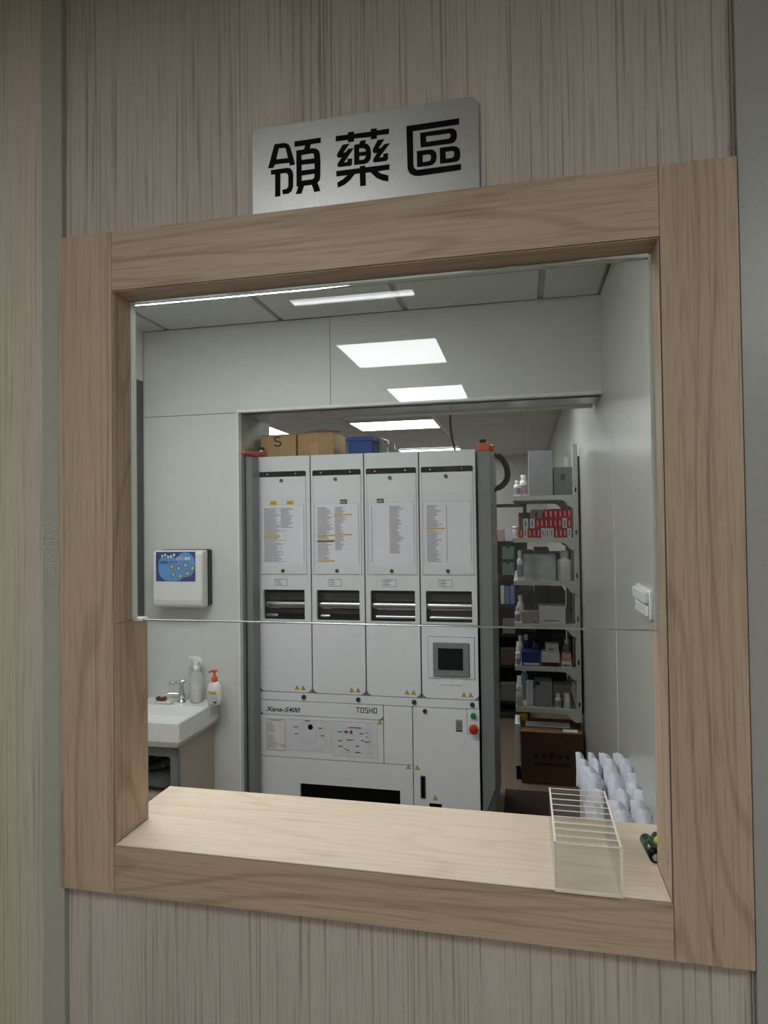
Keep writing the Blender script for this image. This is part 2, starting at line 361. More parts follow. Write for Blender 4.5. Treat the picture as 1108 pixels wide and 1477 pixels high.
def bead_mat(name, rgb):
    M = bpy.data.materials.new(name); M.use_nodes = True; nt = M.node_tree; b = nt.nodes['Principled BSDF']
    b.inputs['Base Color'].default_value = lin(rgb); b.inputs['Roughness'].default_value = .2
    t = nt.nodes.new('ShaderNodeBsdfTranslucent'); t.inputs[0].default_value = lin(rgb)
    x = nt.nodes.new('ShaderNodeMixShader'); x.inputs[0].default_value = .6
    nt.links.new(b.outputs[0], x.inputs[1]); nt.links.new(t.outputs[0], x.inputs[2]); nt.links.new(x.outputs[0], nt.nodes['Material Output'].inputs[0]); return M
edge = bead_mat('glass_edge', (226,232,228))
MB().box(xL-.001, xL+.0085, d1-.006, d1-.0005, zG-.001, zT).build('glass_channel', edge, win, bevel=.001)
MB().box(xR-.005, xR+.001, d1-.006, d1-.0005, zG-.001, zT-.012).build('glass_channel', edge, win, bevel=.001)
MB().tube([(xL+.006, d1-.0052, zT-.005), (xR-.004, d1-.0052, zT-.005)], .0050, 20).build('glass_channel', mat('bead_glass', (245,250,248), .06, trans=1., ior=1.5, var=0), win)
MB().tube([(xL+.002, d1+.0008, zG-.0008), (xR-.002, d1+.0008, zG-.0008)], .0015, 10).build('polished_edge', mat('glass_edge_low', (190,206,198), .12, .8), win)
MB().box(xL, xL+.02, d1-.006, d1+.014, zG-.002, zG+.003).build('glass_clip', plast, win, bevel=.001)
# counter
ct = MB()
x0c, x1c, ymid, yb = px(246, 1133, Z=zB).x, XW-.002, d2+.0015, .247
ct.prism([(xL+.0005, -.0004), (xR-.0005, -.0004), (xR-.0005, ymid), (x1c, ymid), (x1c, yb), (x0c, yb), (x0c, ymid), (xL+.0005, ymid)], 'Z', zB-.0018, zB)
ct.box(x0c, x1c, .103, yb, zB-.03, zB-.0018)
ct.build('counter_top', counterwood, label='pale oak serving counter under the glass with an acrylic card holder on it', cat='counter')

# ------------------------------------------------------------------ sign
YS = .013
def sp(cx, cy):
    def f(a): return px(cx + a[0]/11.08, cy + a[1]/11.08, Y=YS)
    return f
sg = thing('wall_sign', (-.3, .013, oT), 'brushed metal sign with three black Chinese characters above the window', 'sign')
x0s, x1s, z1s = -.4925, -.1085, 2.3465
bs = mat('brushed_metal', (168,168,164), .38, .75, var=.05, scale=160, stretch=(1,1,1))
MB().prism([p for p in rrect(x0s, x1s, oT+.0005-.06, z1s, .016, 6)], 'Y', YS, .0195).build('sign_plate', bs, sg, bevel=.0006)
signink = mat('sign_black', (6,6,7), .6, spec=.1)
CH = [(380,190,[[(180,205),(320,185),(370,188),(410,210),(435,260),(508,525),(425,543),(412,497),(183,522),(160,578),(78,585)],[(245,265),(345,257),(365,290),(395,425),(207,445)],
  [(123,620),(390,580),(440,592),(470,640),(478,700),(475,880),(450,950),(400,990),(310,998),(305,930),(370,920),(395,890),(402,850),(400,710),(385,670),(350,660),(272,670),(270,1030),(190,1042),(190,685),(125,688)],
  [(498,160),(918,98),(918,178),(760,200),(742,272),(800,268),(850,275),(885,300),(905,360),(912,500),(908,740),(895,780),(865,810),(912,945),(815,963),(775,850),(650,862),(610,988),(520,998),(562,878),(532,880),(528,305),(650,288),(672,218),(500,243)],
  [(610,375),(780,345),(808,360),(815,430),(612,455)],[(612,528),(820,507),(820,597),(612,625)],[(612,700),(820,670),(815,735),(790,762),(612,787)]]),
 (475,175,[[(105,243),(300,215),(300,180),(398,167),(398,205),(665,168),(665,127),(762,115),(762,150),(958,120),(955,202),(762,225),(762,275),(670,290),(668,248),(398,275),(398,320),(302,335),(300,297),(105,322)],
  [(215,380),(325,358),(220,505),(265,500),(305,445),(390,430),(235,660),(275,660),(295,645),(295,605),(368,595),(362,690),(340,710),(150,732),(130,710),(140,675),(205,578),(150,585),(122,560),(128,530)],
  [(500,315),(590,302),(570,355),(620,370),(655,420),(668,500),(660,600),(625,655),(570,680),(400,698),(400,380),(480,368)],[(478,435),(540,428),(575,445),(588,485),(480,500)],[(480,555),(590,545),(575,595),(540,620),(480,625)],
  [(775,305),(880,288),(785,435),(830,430),(880,370),(968,352),(795,585),(850,580),(865,565),(865,522),(942,512),(940,600),(915,632),(720,658),(700,640),(705,610),(770,505),(715,510),(692,480),(700,450)],
  [(113,800),(490,752),(490,720),(580,712),(580,740),(965,690),(962,772),(775,800),(830,840),(945,868),(945,962),(850,945),(750,900),(660,812),(580,822),(585,1025),(495,1035),(490,832),(405,845),(340,930),(250,1010),(140,1062),(130,985),(220,930),(300,858),(115,882)]]),
 (575,160,[[(125,248),(968,122),(970,215),(228,325),(238,870),(255,920),(300,948),(1000,852),(998,942),(330,1038),(250,1035),(180,1000),(145,930)],
  [(345,355),(820,285),(880,288),(920,320),(935,380),(925,450),(895,500),(840,520),(355,585)],[(440,408),(800,358),(830,372),(832,420),(800,448),(445,502)],
  [(292,648),(500,620),(560,628),(600,670),(610,740),(590,820),(540,865),(490,875),(298,898)],[(385,710),(470,692),(510,705),(522,750),(505,798),(470,810),(388,825)],
  [(657,595),(860,567),(930,572),(975,610),(990,690),(975,770),(940,805),(880,818),(665,845)],[(752,655),(850,640),(880,650),(893,690),(880,740),(850,755),(755,770)]])]
for cx, cy, loops in CH:
    f = sp(cx, cy); L2 = [[(f(q).x, f(q).z) for q in lp] for lp in loops]
    fillmesh('sign_character', L2, lambda a, b, c: (a, YS - .0006 - c, b), .0008, signink, sg)

# ------------------------------------------------------------------ dispensing machine
YM = 2.27
mz = lambda v, u=407: px(u, v, Y=YM).z
mx_ = lambda u, v=800: px(u, v, Y=YM).x
mach = thing('dispensing_machine', (-.87, YM+.3, 0), 'tall white four column tablet dispensing machine standing in the opening', 'machine')
CX = [-1.455, -1.154, -.861, -.571, -.279]
MT, MS = 2.041, px(374, 998.6, Y=YM).z           # top of doors, bottom of doors
MS = (MS + px(692, 1007, Y=YM).z)/2
MB().box(-1.45, -.284, YM+.155, YM+.56, 0, MT).box(-1.45, -.284, YM+.021, YM+.155, 0, MS-.01).build('body', gapdark, mach)
for xx in CX: MB().box(max(-1.45, xx-.016), min(-.284, xx+.016), YM+.021, YM+.154, MS-.009, MT).build('column_frame', gapdark, mach)
MB().box(-1.45, -.284, YM+.021, YM+.154, MT-.03, MT-.0005).build('column_frame', gapdark, mach)
MB().box(-1.4745, -1.441, 2.165, 2.255, 0, MT-.008).box(-1.474, -1.456, 2.255, 2.75, 0, MT-.01).build('side_panel', mgrey, mach, bevel=.002)
xr0, xr1 = -.272, -.207
za, zb_ = px(716, 1138, Y=YM+.02).z, px(703, 1170, Y=YM+.02).z
MB().prism([(xr0, 0), (xr0+.012, 0), (-.25, zb_), (xr1, za), (xr1, MT-.008), (xr0, MT-.008)], 'Y', YM+.02, YM+.05).build('side_panel', mgrey, mach, bevel=.002)
MB().prism([(YM+.05, .22), (YM+.8, .05), (YM+.8, MT-.1), (YM+.75, MT-.01), (YM+.05, MT-.01)], 'X', xr0, xr1-.002).build('side_cover', mgrey, mach, bevel=.002)
zsl0, zsl1 = mz(687.6), mz(680)
za0, za1 = mz(828), mz(679)
zsh0, zsh1 = mz(814.5), mz(728)
zl1, zl2 = mz(693.4), mz(823)
zw0, zw1 = mz(893.5), mz(850.5)
zlb0, zlb1 = mz(845), mz(835)
ref = CX[0]; R_ = lambda u, v=760: mx_(u, v) - ref        # offset from the column's left edge
gx0, gx1 = .0035, .0035
def plate_with_hole(x0, x1, z0, z1, h, y0, y1, r=.006):
    """front plate with a rounded window h = (x0,x1,z0,z1)"""
    mb = MB(); a, b, c, d = h
    mb.box(x0, a, y0, y1, z0, z1).box(b, x1, y0, y1, z0, z1).box(a, b, y0, y1, z0, c).box(a, b, y0, y1, d, z1)
    for cx, cz, sx, sz in ((a,c,1,1),(b,c,-1,1),(a,d,1,-1),(b,d,-1,-1)):
        pts = [(cx, cz)] + [(cx + sx*(r - r*math.cos(t)), cz + sz*(r - r*math.sin(t))) for t in (math.pi/2*k/4 for k in range(5))]
        mb.prism(pts, 'Y', y0, y1)
    return mb
def outline(name, x0, x1, z0, z1, t, m, parent, y=YM-.0012):
    MB().box(x0, x1, y, y+.0012, z0, z0+t).box(x0, x1, y, y+.0012, z1-t, z1).box(x0, x0+t, y, y+.0012, z0+t, z1-t).box(x1-t, x1, y, y+.0012, z0+t, z1-t).build(name, m, parent)
def lock(x, z, parent, r=.0095, y=YM):
    mb = MB(); mb.tube([(x, y+.001, z), (x, y-.007, z)], r, 14)
    o = mb.build('lock', mat('lock_metal', (92,92,92), .3, .8), parent)
    MB().tube([(x+r*.2, y-.0068, z+r*.35), (x+r*.2, y-.0078, z+r*.35)], r*.35, 8).build('keyhole', steel, o) if False else None
    return o
def tri_sticker(x, z, s, parent, y=YM):
    pts = [(x-s/2, z), (x+s/2, z), (x, z+s*.95)]
    MB().prism(pts, 'Y', y-.0008, y+.0002).build('warning_sticker', inkd, parent)
    c = (x, z+s*.32); q = [(c[0]+(p[0]-c[0])*.78, c[1]+(p[1]-c[1])*.78) for p in pts]
    MB().prism(q, 'Y', y-.0012, y-.0004).build('warning_sticker', yellow, parent)
    MB().box(x-s*.05, x+s*.05, y-.0016, y-.0008, z+s*.2, z+s*.52).build('sticker_print', inkd, parent)
LISTS = [dict(c=[(.0, 1., .42), (.50, .37, .28)], hl=[(.0, .52, .0)], tags=[(395, 'y'), (419, 'y')]),
         dict(c=[(.0, 1., .30), (.5, .80, .2)], hl=[(.5, .13, 0), (.0, .50, .0), (.5, .49, 0), (.0, .60, .0), (.0, .61, .0), (.0, .96, .0)], tags=[(496, 'g')]),
         dict(c=[(.0, 1., .03), (.5, .86, .26)], hl=[], tags=[(549, 'g')]),
         dict(c=[(.0, 1., .26), (.52, 1., .03)], hl=[(.0, .40, .0)], tags=[])]
for i in range(4):
    x0, x1 = CX[i]+gx0, CX[i+1]-gx1; w = x1-x0
    O = CX[i]
    wx0, wx1 = O+R_(380, 870), O+R_(439.6, 870)
    d = plate_with_hole(x0, x1, MS, MT, (wx0, wx1, zw0, zw1), YM, YM+.02, .006).build('column_door', mwhite, mach)
    # access panel with slot, locks, list
    ax0, ax1 = O+R_(376), O+R_(442)
    sub = MB().rbox(ax0, ax1, YM-.003, YM+.001, za0, zsl0, .006, n=3).build('access_panel', mwhite, d, bevel=.0006)
    MB().prism([(ax0-.004, zsl0), (ax1, zsl0)] + [p for p in rrect(ax0-.004, ax1, zsl0, zsl1, .008)[:10]], 'Y', YM-.0036, YM+.0012).build('top_slot', black, d)
    for uu in (387, 427.6):
        MB().tube([(O+R_(uu), YM-.0036, (zsl0+zsl1)/2), (O+R_(uu), YM-.006, (zsl0+zsl1)/2)], .0045, 10).build('screw', steel, d)
    lock(O+R_(407), zl1, d, y=YM-.003); lock(O+R_(408), zl2, d, y=YM-.003)
    sx0, sx1 = O+R_(378.5), O+R_(438)
    MB().box(sx0, sx1, YM-.0042, YM-.003, zsh0, zsh1).build('list_sheet', paper, d)
    fr = MB(); t_ = .0008
    fr.box(sx0-.003, sx1+.003, YM-.0046, YM-.003, zsh1, zsh1+t_).box(sx0-.003, sx0-.003+t_, YM-.0046, YM-.003, zsh0, zsh1).box(sx1+.003-t_, sx1+.003, YM-.0046, YM-.003, zsh0, zsh1)
    fr.build('sheet_holder', mat('holder_grey', (140,143,148), .4), d)
    outline('panel_shade_line', ax0-.0006, ax1+.0006, za0-.0006, zsl0, .0014, mat('shade_grey', (128,131,134), .6), d, y=YM-.0034)  # grey outline painted as the thin shadow around the access panel
    # printed rows
    L_ = LISTS[i]; rows = MB(); n = 46; ix0 = sx0+.012; iw = (sx1-.03)-ix0; zt = zsh1-.018; zh_ = (zsh1-zsh0)-.03
    for cx_, frac, ln in L_['c']:
        for k in range(int(n*frac)):
            z = zt - zh_*k/n; l = ln*iw*(.75+.5*random.random()) if ln > .1 else ln*iw
            rows.box(ix0+cx_*iw, ix0+cx_*iw+l, YM-.0046, YM-.0042, z-zh_/n*.62, z)
            if ln > .1 and random.random() < .5:
                rows.box(ix0+cx_*iw+l*1.02, ix0+cx_*iw+l*(1.08+.3*random.random()), YM-.0046, YM-.0042, z-zh_/n*.45, z)
    rows.build('printed_list', ink, d, kind='stuff')
    if L_['hl']:
        for cx_, fz, _ in L_['hl']:
            hb = MB(); z = zt - zh_*fz; hb.box(ix0+cx_*iw-.003, ix0+cx_*iw+iw*.48, YM-.0050, YM-.0046, z-zh_/n*1.1, z+.001)
            hb.build('highlighted_row', hiliter, d)
    for uu, c in L_['tags']:
        tx = mx_(uu, 725); tm = yellow if c == 'y' else green
        MB().box(tx-.019, tx+.019, YM-.0056, YM-.0042, zsh1-.002, zsh1+.021).build('tab_sticker', tm, d)
        tb = MB()
        for k in range(6): tb.box(tx-.016+.0055*k, tx-.013+.0055*k, YM-.006, YM-.0056, zsh1+.003+.004*(k%3), zsh1+.009+.004*(k%2))
        tb.build('tab_print', inkd if c == 'y' else paperw, d)
    # small notice under the panel
    lx0, lx1 = O+R_(395.5), O+R_(413.5)
    nb = MB(); nb.box(lx0, lx1, YM-.0008, YM+.0002, zlb0, zlb1); nb.build('notice_label', paper, d)
    nb = MB(); q = .0019
    nb.box(lx0, lx1, YM-.0012, YM-.0008, zlb0, zlb0+q).box(lx0, lx1, YM-.0012, YM-.0008, zlb1-q, zlb1).box(lx0, lx0+q, YM-.0012, YM-.0008, zlb0, zlb1).box(lx1-q, lx1, YM-.0012, YM-.0008, zlb0, zlb1)
    for k in range(3): nb.box(lx0+.008, lx0+.03+.02*random.random(), YM-.0012, YM-.0008, zlb0+.008+.010*k, zlb0+.011+.010*k)
    nb.build('notice_print', inkd, d)
    # window interior: dark bay with rollers
    hh = zw1-zw0
    bay = MB(); bay.box(wx0-.004, wx1+.004, YM+.14, YM+.145, zw0-.01, zw1+.01).box(wx0-.006, wx0-.001, YM+.02, YM+.14, zw0-.01, zw1+.01).box(wx1+.001, wx1+.006, YM+.02, YM+.14, zw0-.01, zw1+.01).box(wx0, wx1, YM+.02, YM+.14, zw0-.012, zw0-.002).box(wx0, wx1, YM+.02, YM+.14, zw1+.002, zw1+.01)
    bay.build('window_bay', black, d)
    zc = zw0+hh*.60
    MB().box(wx0, wx1, YM+.06, YM+.064, zw0+hh*.63, zw0+hh*.86).build('inner_rail', mat('rail_dark', (84,80,78), .4, .4), d)
    cyl = MB()
    pts = [(wx0, YM+.055, zw0+hh*.47), (wx1, YM+.055, zw0+hh*.47)]
    cyl.tube(pts, hh*.16, 18).build('roller', steel, d)
    xa, xb = (wx0, wx0+w*.24) if i == 0 else (wx0+.01, wx0+w*.22) if i == 1 else (wx0+.02, wx1) if i == 2 else (wx0+.015, wx1)
    MB().tube([(xa, YM+.045, zw0+hh*.10), (xb, YM+.045, zw0+hh*.10)], hh*.085, 14).build('roller', steel, d)
    MB().box(wx0, wx1, YM+.07, YM+.074, zw0+hh*.16, zw0+hh*.3).build('inner_rail', mat('rail_dark', (84,80,78), .4, .4), d)
    # horizontal seam below the window, stickers, corner plates
    zse = mz(896)
    MB().box(x0, x1, YM-.0004, YM+.001, zse-.001, zse+.001).build('door_seam', mat('seam_grey', (120,122,124), .5), d)
    for k, uu in enumerate((428.5, 437.3)): tri_sticker(O+R_(uu, 990), mz(994), .026, d)
    for sx, xx in ((1, x0), (-1, x1)):
        MB().prism([(xx, MS), (xx+sx*.024, MS), (xx+sx*.010, MS+.010), (xx, MS+.022)], 'Y', YM-.003, YM).build('corner_plate', mgrey, d)
    if i == 3:
        # touch screen
        a0, a1, b0, b1 = mx_(618.5, 950), mx_(684.5, 950), mz(978.5, 650), mz(919, 650)
        MB().box(a0-.002, a1+.002, YM-.0008, YM+.001, b0-.002, b1+.002).build('screen_gap', inkd, d)
        MB().box(a0, a1, YM-.006, YM+.001, b0, b1).build('screen_housing', mwhite, d, bevel=.001)
        c0, c1, e0, e1 = mx_(622.5, 950), mx_(680, 950), mz(974, 650), mz(926, 650)
        sc_ = (a1-a0)
        bz = MB().box(a0+sc_*.10, a1-sc_*.10, YM-.014, YM-.005, b0+.008, b1-.026).build('screen_bezel', mgrey, d, bevel=.006)
        MB().box(a0+sc_*.215, a1-sc_*.245, YM-.0165, YM-.012, b0+(b1-b0)*.22, b1-(b1-b0)*.26).build('screen', mat('dark_screen', (20,24,28), .25), d)
        h0, h1 = mz(988, 655), mz(979.5, 655)
        MB().box(a0+sc_*.27, a1-sc_*.27, YM-.004, YM+.001, h0, h1).build('screen_grip', mat('grip', (228,230,230), .3), d, bevel=.001)
# mid rail and lower cabinet
XA, XB = CX[0]+.0035, CX[4]-.0035
zr0 = (px(374, 1011.5, Y=YM).z + px(693, 1021, Y=YM).z)/2
rail = MB().box(XA, XB, YM, YM+.02, zr0+.0016, MS-.004).build('lock_rail', mwhite, mach, bevel=.0008)
for uu, vv in ((438.6, 1007), (517, 1009), (597.5, 1011.5), (681.5, 1014.5)): lock(mx_(uu, vv), (zr0+MS)/2, rail, .012)
x5, x6 = mx_(553.5, 1060), mx_(595.5, 1060)
zn0 = px(374, 1029.6, Y=YM).z; zp0 = px(374, 1089.5, Y=YM).z
nm = MB().box(XA, x5-.0018, YM, YM+.02, zn0+.0016, zr0-.0016).build('name_strip', mwhite, mach, bevel=.0008)
text('model_lettering', 'Xana-S400', mx_(384, 1020), YM-.0004, px(384, 1025.2, Y=YM).z, .0345, inkd, nm, shear=.28, sx=1.25, bold=.0006)
lh = .0285; lwid = .0185; sw_ = .0034; zl0 = px(528, 1029, Y=YM).z + .0015
SEG = {'T': [(0,1,.84,1), (.39,.61,0,.84)], 'O': [(0,.22,0,1), (.78,1,0,1), (.22,.78,0,.15), (.22,.78,.85,1)], 'S': [(0,1,.85,1), (0,.22,.57,.85), (0,1,.43,.57), (.78,1,.15,.43), (0,1,0,.15)], 'H': [(0,.22,0,1), (.78,1,0,1), (.22,.78,.43,.57)]}
for k, ch in enumerate('TOSHO'):
    mb = MB(); xo = mx_(513.8, 1027) + k*.0232
    for a0, a1, b0, b1 in SEG[ch]: mb.box(xo+a0*lwid, xo+a1*lwid, YM-.0008, YM+.0002, zl0+b0*lh, zl0+b1*lh)
    mb.build('maker_letter', inkd, nm)
for sx, xx in ((1, XA), (-1, x5-.001)):
    MB().prism([(xx, zn0+.001), (xx+sx*.022, zn0+.001), (xx, zn0+.019)], 'Y', YM-.002, YM).build('corner_plate', mgrey, nm)
lp = MB().box(XA, x5-.0018, YM, YM+.02, zp0+.0016, zn0-.0016).build('label_panel', mwhite, mach, bevel=.0008)
lx = lambda u: mx_(u, 1060)
lz = lambda u, v: px(u, v, Y=YM).z
p0, p1, q0, q1 = lx(385), lx(412), lz(398, 1082), lz(398, 1037)
MB().box(p0, p1, YM-.0006, YM+.0002, q0, q1).build('rating_label', mat('label_cream', (220,219,212), .6), lp)
outline('label_border', p0, p1, q0, q1, .0015, inkd, lp)
tl = MB(); tl.box(p0+.02, p1-.02, YM-.001, YM-.0006, q1-.010, q1-.006)
for k in range(24):
    z = q1-.02-k*.0058
    if k in (9, 10): continue
    tl.box(p0+.004, p0+.004+(p1-p0-.012)*(.25+.6*random.random()*(1 if k > 10 else .5)), YM-.001, YM-.0006, z-.0024, z)
tl.build('label_print', ink, lp)
text('certification_mark', 'CE', p1-.028, YM-.0008, q0+.02, .02, inkd, lp)
grid = mat('faint_print', (178,180,184), .6)
r0, r1, r2, r3 = lx(414), lx(478), lz(440, 1083), lz(440, 1038)
MB().box(r0, r1, YM-.0006, YM+.0002, r2, r3).build('diagram_sheet', mat('sheet_grey', (214,216,222), .5), lp)
outline('sheet_border', r0, r1, r2, r3, .0012, grid, lp)
outline('diagram_frame', lx(432), lx(456), lz(440, 1070), lz(440, 1043), .001, grid, lp)
MB().tube([(lx(448), YM+.001, lz(448, 1048.7)), (lx(448), YM-.0016, lz(448, 1048.7))], .014, 20).build('sight_hole', black, lp)
r4, r5, r6, r7 = lx(480), lx(545), lz(510, 1092), lz(510, 1041)
MB().box(r4, r5, YM-.0006, YM+.0002, r6, r7).build('diagram_sheet', MATS['sheet_grey'], lp)
outline('sheet_border', r4, r5, r6, r7, .0012, grid, lp)
outline('diagram_frame', lx(494), lx(534), lz(510, 1086), lz(510, 1051), .001, grid, lp)
dm = MB()
for u, v, l in ((424,1048,6),(425,1058,5),(459,1050,6),(463,1061,5),(440,1039.5,8),(503,1049,18),(487,1055,7),(488,1068,5),(488,1076,6),(500,1067,10),(513,1076,5),(519,1058,5),(521,1068,4),(526,1070,7),(497,1080,3),(500,1082,4),(512,1085,8),(528,1057,2),(528,1063,2)):
    dm.box(lx(u), lx(u+l), YM-.0016, YM-.0006, lz(u, v)-.003, lz(u, v)+.002)
dm.box(lx(497), lx(502), YM-.0016, YM-.0006, lz(500, 1057.5), lz(500, 1054))
dm.build('diagram_print', mat('ink_mid', (96,96,100), .7), lp)
MB().box(lx(505), lx(508.5), YM-.0016, YM-.0006, lz(505, 1058.5), lz(505, 1053.5)).build('diagram_mark', mat('mark_red', (150,50,60), .6), lp)
tri_sticker(lx(548), lz(548, 1045), .026, lp)
zq = (px(554, 1097, Y=YM).z + px(595, 1099, Y=YM).z)/2
MB().box(x5+.0018, x6-.0022, YM, YM+.02, zp0+.0016, zr0-.0016).build('blank_panel', mwhite, mach, bevel=.0008)
bo0, bo1, bz = mx_(433, 1140), mx_(577.5, 1150), px(505, 1135, Y=YM).z
low = MB(); low.box(XA, bo0, YM, YM+.02, .06, zp0-.0016).box(bo1, x6-.0022, YM, YM+.02, .06, zp0-.0016).box(bo0, bo1, YM, YM+.02, bz, zp0-.0016).box(bo0, bo1, YM, YM+.02, .06, .1)
lw = low.build('lower_panel', mwhite, mach)
MB().box(bo0, bo1, YM+.0185, YM+.0205, .1, bz).build('outlet_opening', black, lw)
tri_sticker(lx(588.8), lz(588, 1109), .027, lw)
rd = MB().box(x6+.0022, XB, YM, YM+.02, .06, zr0-.0016).build('right_door', mwhite, mach, bevel=.0008)
lock(lx(613.5), lz(613, 1025.5), rd, .011)
tri_sticker(lx(601.5), lz(602, 1110.5), .027, rd); tri_sticker(lx(626.8), lz(627, 1154), .027, rd)
MB().rbox(lx(605.5), lx(613.3), YM-.003, YM+.001, lz(609, 1152), lz(609, 1118.5), .004).build('door_handle', steel, rd, bevel=.0008)
MB().box(lx(606.8), lx(612), YM-.0036, YM-.002, lz(609, 1150), lz(609, 1120)).build('handle_recess', black, rd)
MB().box(lx(618), lx(636), YM-.001, YM+.001, lz(627, 1175), lz(627, 1159)).build('vent_slot', black, rd)
MB().box(lx(657.8), lx(667.5), YM-.0008, YM+.0002, lz(660, 1055), lz(660, 1038)).build('serial_label', mat('label_grey', (150,150,150), .6), rd)
nb = MB()
for k in range(5): nb.box(lx(658.5), lx(666.8), YM-.0012, YM-.0008, lz(660, 1041+2.3*k)-.003, lz(660, 1041+2.3*k))
nb.box(lx(657.8), lx(667.5), YM-.0012, YM-.0008, lz(660, 1055.3), lz(660, 1053)); nb.build('label_print', inkd, rd)
c0, c1, e0, e1 = lx(674), lx(692.5), lz(683, 1058.5), lz(683, 1022)
outline('control_border', c0, c1, e0, e1, .0018, inkd, rd)
MB().box(c0, c1, YM-.001, YM+.001, e0, e1).build('control_plate', plast, rd)
MB().tube([(lx(683.5), YM, lz(683, 1032.3)), (lx(683.5), YM-.014, lz(683, 1032.3))], .0145, 20).build('start_button', mat('button_green', (24,130,70), .3), rd)
bt = (lx(683.8), lz(684, 1050.5))
MB().tube([(bt[0], YM, bt[1]), (bt[0], YM-.012, bt[1])], .026, 22).build('button_ring', mat('ring_yellow', (200,190,170), .4), rd)
MB().tube([(bt[0], YM-.012, bt[1]), (bt[0], YM-.03, bt[1]), (bt[0], YM-.036, bt[1])], [.02, .021, .012], 22).build('stop_button', red, rd)
# restraint straps on the machine's top corners
def strap(x0, x1, xk, name_label):
    t = thing('safety_latch', ((x0+x1)/2, YM+.04, MT-.006), name_label, 'latch')
    z = MT+.004
    MB().tube(smooth_pts([Vector((xk+.02, YM+.05, z+.016)), Vector((xk, YM+.02, z+.016)), Vector((xk-.006, YM-.05, z+.010)), Vector((x0+.002, YM-.16, z+.008))], 5), [.018]*6+[.014]*5+[.009]*5, 10).build('latch_arm', orange, t)
    MB().tube([(xk+.012, YM+.03, z+.03), (xk+.012, YM+.03, z+.052)], .013, 16).build('latch_knob', black, t, bevel=.001)
    MB().tube([(xk+.012, YM+.03, z+.026), (xk+.012, YM+.03, z+.036)], .017, 16).build('knob_washer', alu, t)
sa = px(350, 660, Y=YM).x
strap(-1.466, -1.40, -1.452, 'orange latch lever on the machine top beside the cardboard box')
t = thing('safety_latch', (-.24, YM+.04, MT-.008), 'orange latch block on the machine top beside the black cable loop', 'latch')
z = MT-.0075
MB().box(xr0, -.212, YM+.022, YM+.07, z, z+.042).build('latch_body', orange, t, bevel=.005, seg=2)
MB().tube([(-.215, YM+.06, z+.018), (-.185, YM+.06, z+.012)], .018, 14).build('latch_arm', orange, t, bevel=.003)
MB().tube([(-.245, YM+.045, z+.042), (-.245, YM+.045, z+.06)], .017, 16).build('latch_knob', black, t, bevel=.001)
# cable loop
P = [px(u, v, Y=2.75) for u, v in ((707,656),(716,657),(725,663),(731,675),(732,688),(727,698),(717,705),(712,708))]
P = [Vector((max(p.x, xr1+.017), p.y, p.z)) for p in P]
sp_ = smooth_pts(P, 8)
MB().tube(sp_, [.016 + (.0018 if k % 2 else 0) for k in range(len(sp_))], 12).build('cable_loop', black, label='thick black corrugated cable loop at the side of the machine', cat='cable')
# hanging cable
hp = [Vector((px(648, 600, Y=2.7).x, 2.7, ZC)), px(649, 590, Y=2.7), px(651, 625, Y=2.7), px(656, 648, Y=2.7), Vector((px(657, 655, Y=2.7).x, 2.7, MT+.001))]
MB().tube(smooth_pts(hp), .0065, 8).build('hanging_cable', inkd, label='thin dark cable hanging from the ceiling down to the machine', cat='cable')
# boxes on top of the machine
def carton(name, x0, x1, y0, y1, z0, z1, m, label, flaps=False, tape=False, group=None):
    t = thing(name, ((x0+x1)/2, (y0+y1)/2, z0), label, 'box', group)
    MB().box(x0, x1, y0, y1, z0, z1).build('box_body', m, t, bevel=.002)
    return t
zt_ = MT+.0006
b1 = carton('cardboard_box', px(376, 640, Y=2.33).x, px(428, 640, Y=2.33).x-.004, 2.33, 2.55, zt_, px(400, 627, Y=2.33).z, card, 'plain cardboard box marked with a handwritten S on the machine')
MB().box(px(400, 627, Y=2.33).x-.1, px(400, 627, Y=2.33).x+.1, 2.435, 2.445, b1.children[0].dimensions.z+zt_-.0002, b1.children[0].dimensions.z+zt_+.0006).build('lid_seam', mat('cardboard_edge', (120,94,62), .9), b1)
cS = px(400.5, 637, Y=2.33)
sp2 = [Vector((cS.x + .018*math.cos(a), 2.3292, cS.z + .013 + .012*math.sin(a))) for a in [math.radians(x) for x in (30, 70, 110, 150, 190, 230, 270)]]
sp2 += [Vector((cS.x + .018*math.cos(a), 2.3292, cS.z - .012 + .013*math.sin(a))) for a in [math.radians(x) for x in (90, 50, 10, -40, -90, -130, -160)]]
MB().tube(smooth_pts(sp2, 3), .0034, 6).build('marker_letter', black, b1)
b2 = carton('cardboard_box', px(429.5, 640, Y=2.33).x, px(481.5, 640, Y=2.33).x, 2.33, 2.56, zt_, px(455, 623.5, Y=2.33).z, card, 'cardboard box with raised flaps and a tape patch on the machine')
bx0, bx1 = px(429.5, 640, Y=2.33).x, px(481.5, 640, Y=2.33).x; bz1 = px(455, 623.5, Y=2.33).z
fl = MB(); fl.add([(bx0+.02, 2.34, bz1), (bx1+.012, 2.36, bz1+.006), (bx1+.012, 2.45, bz1+.012), (bx0+.1, 2.45, bz1+.034)], [(0,1,2,3)])
fl.add([(bx0+.02, 2.345, bz1+.003), (bx1+.012, 2.365, bz1+.009), (bx1+.012, 2.45, bz1+.015), (bx0+.1, 2.45, bz1+.037)], [(3,2,1,0)])
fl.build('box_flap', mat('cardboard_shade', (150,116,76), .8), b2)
MB().box(px(447, 640, Y=2.33).x, px(459, 640, Y=2.33).x, 2.3288, 2.3302, zt_+.002, px(452, 639, Y=2.33).z).build('tape_patch', mat('tape', (182,140,92), .35), b2)
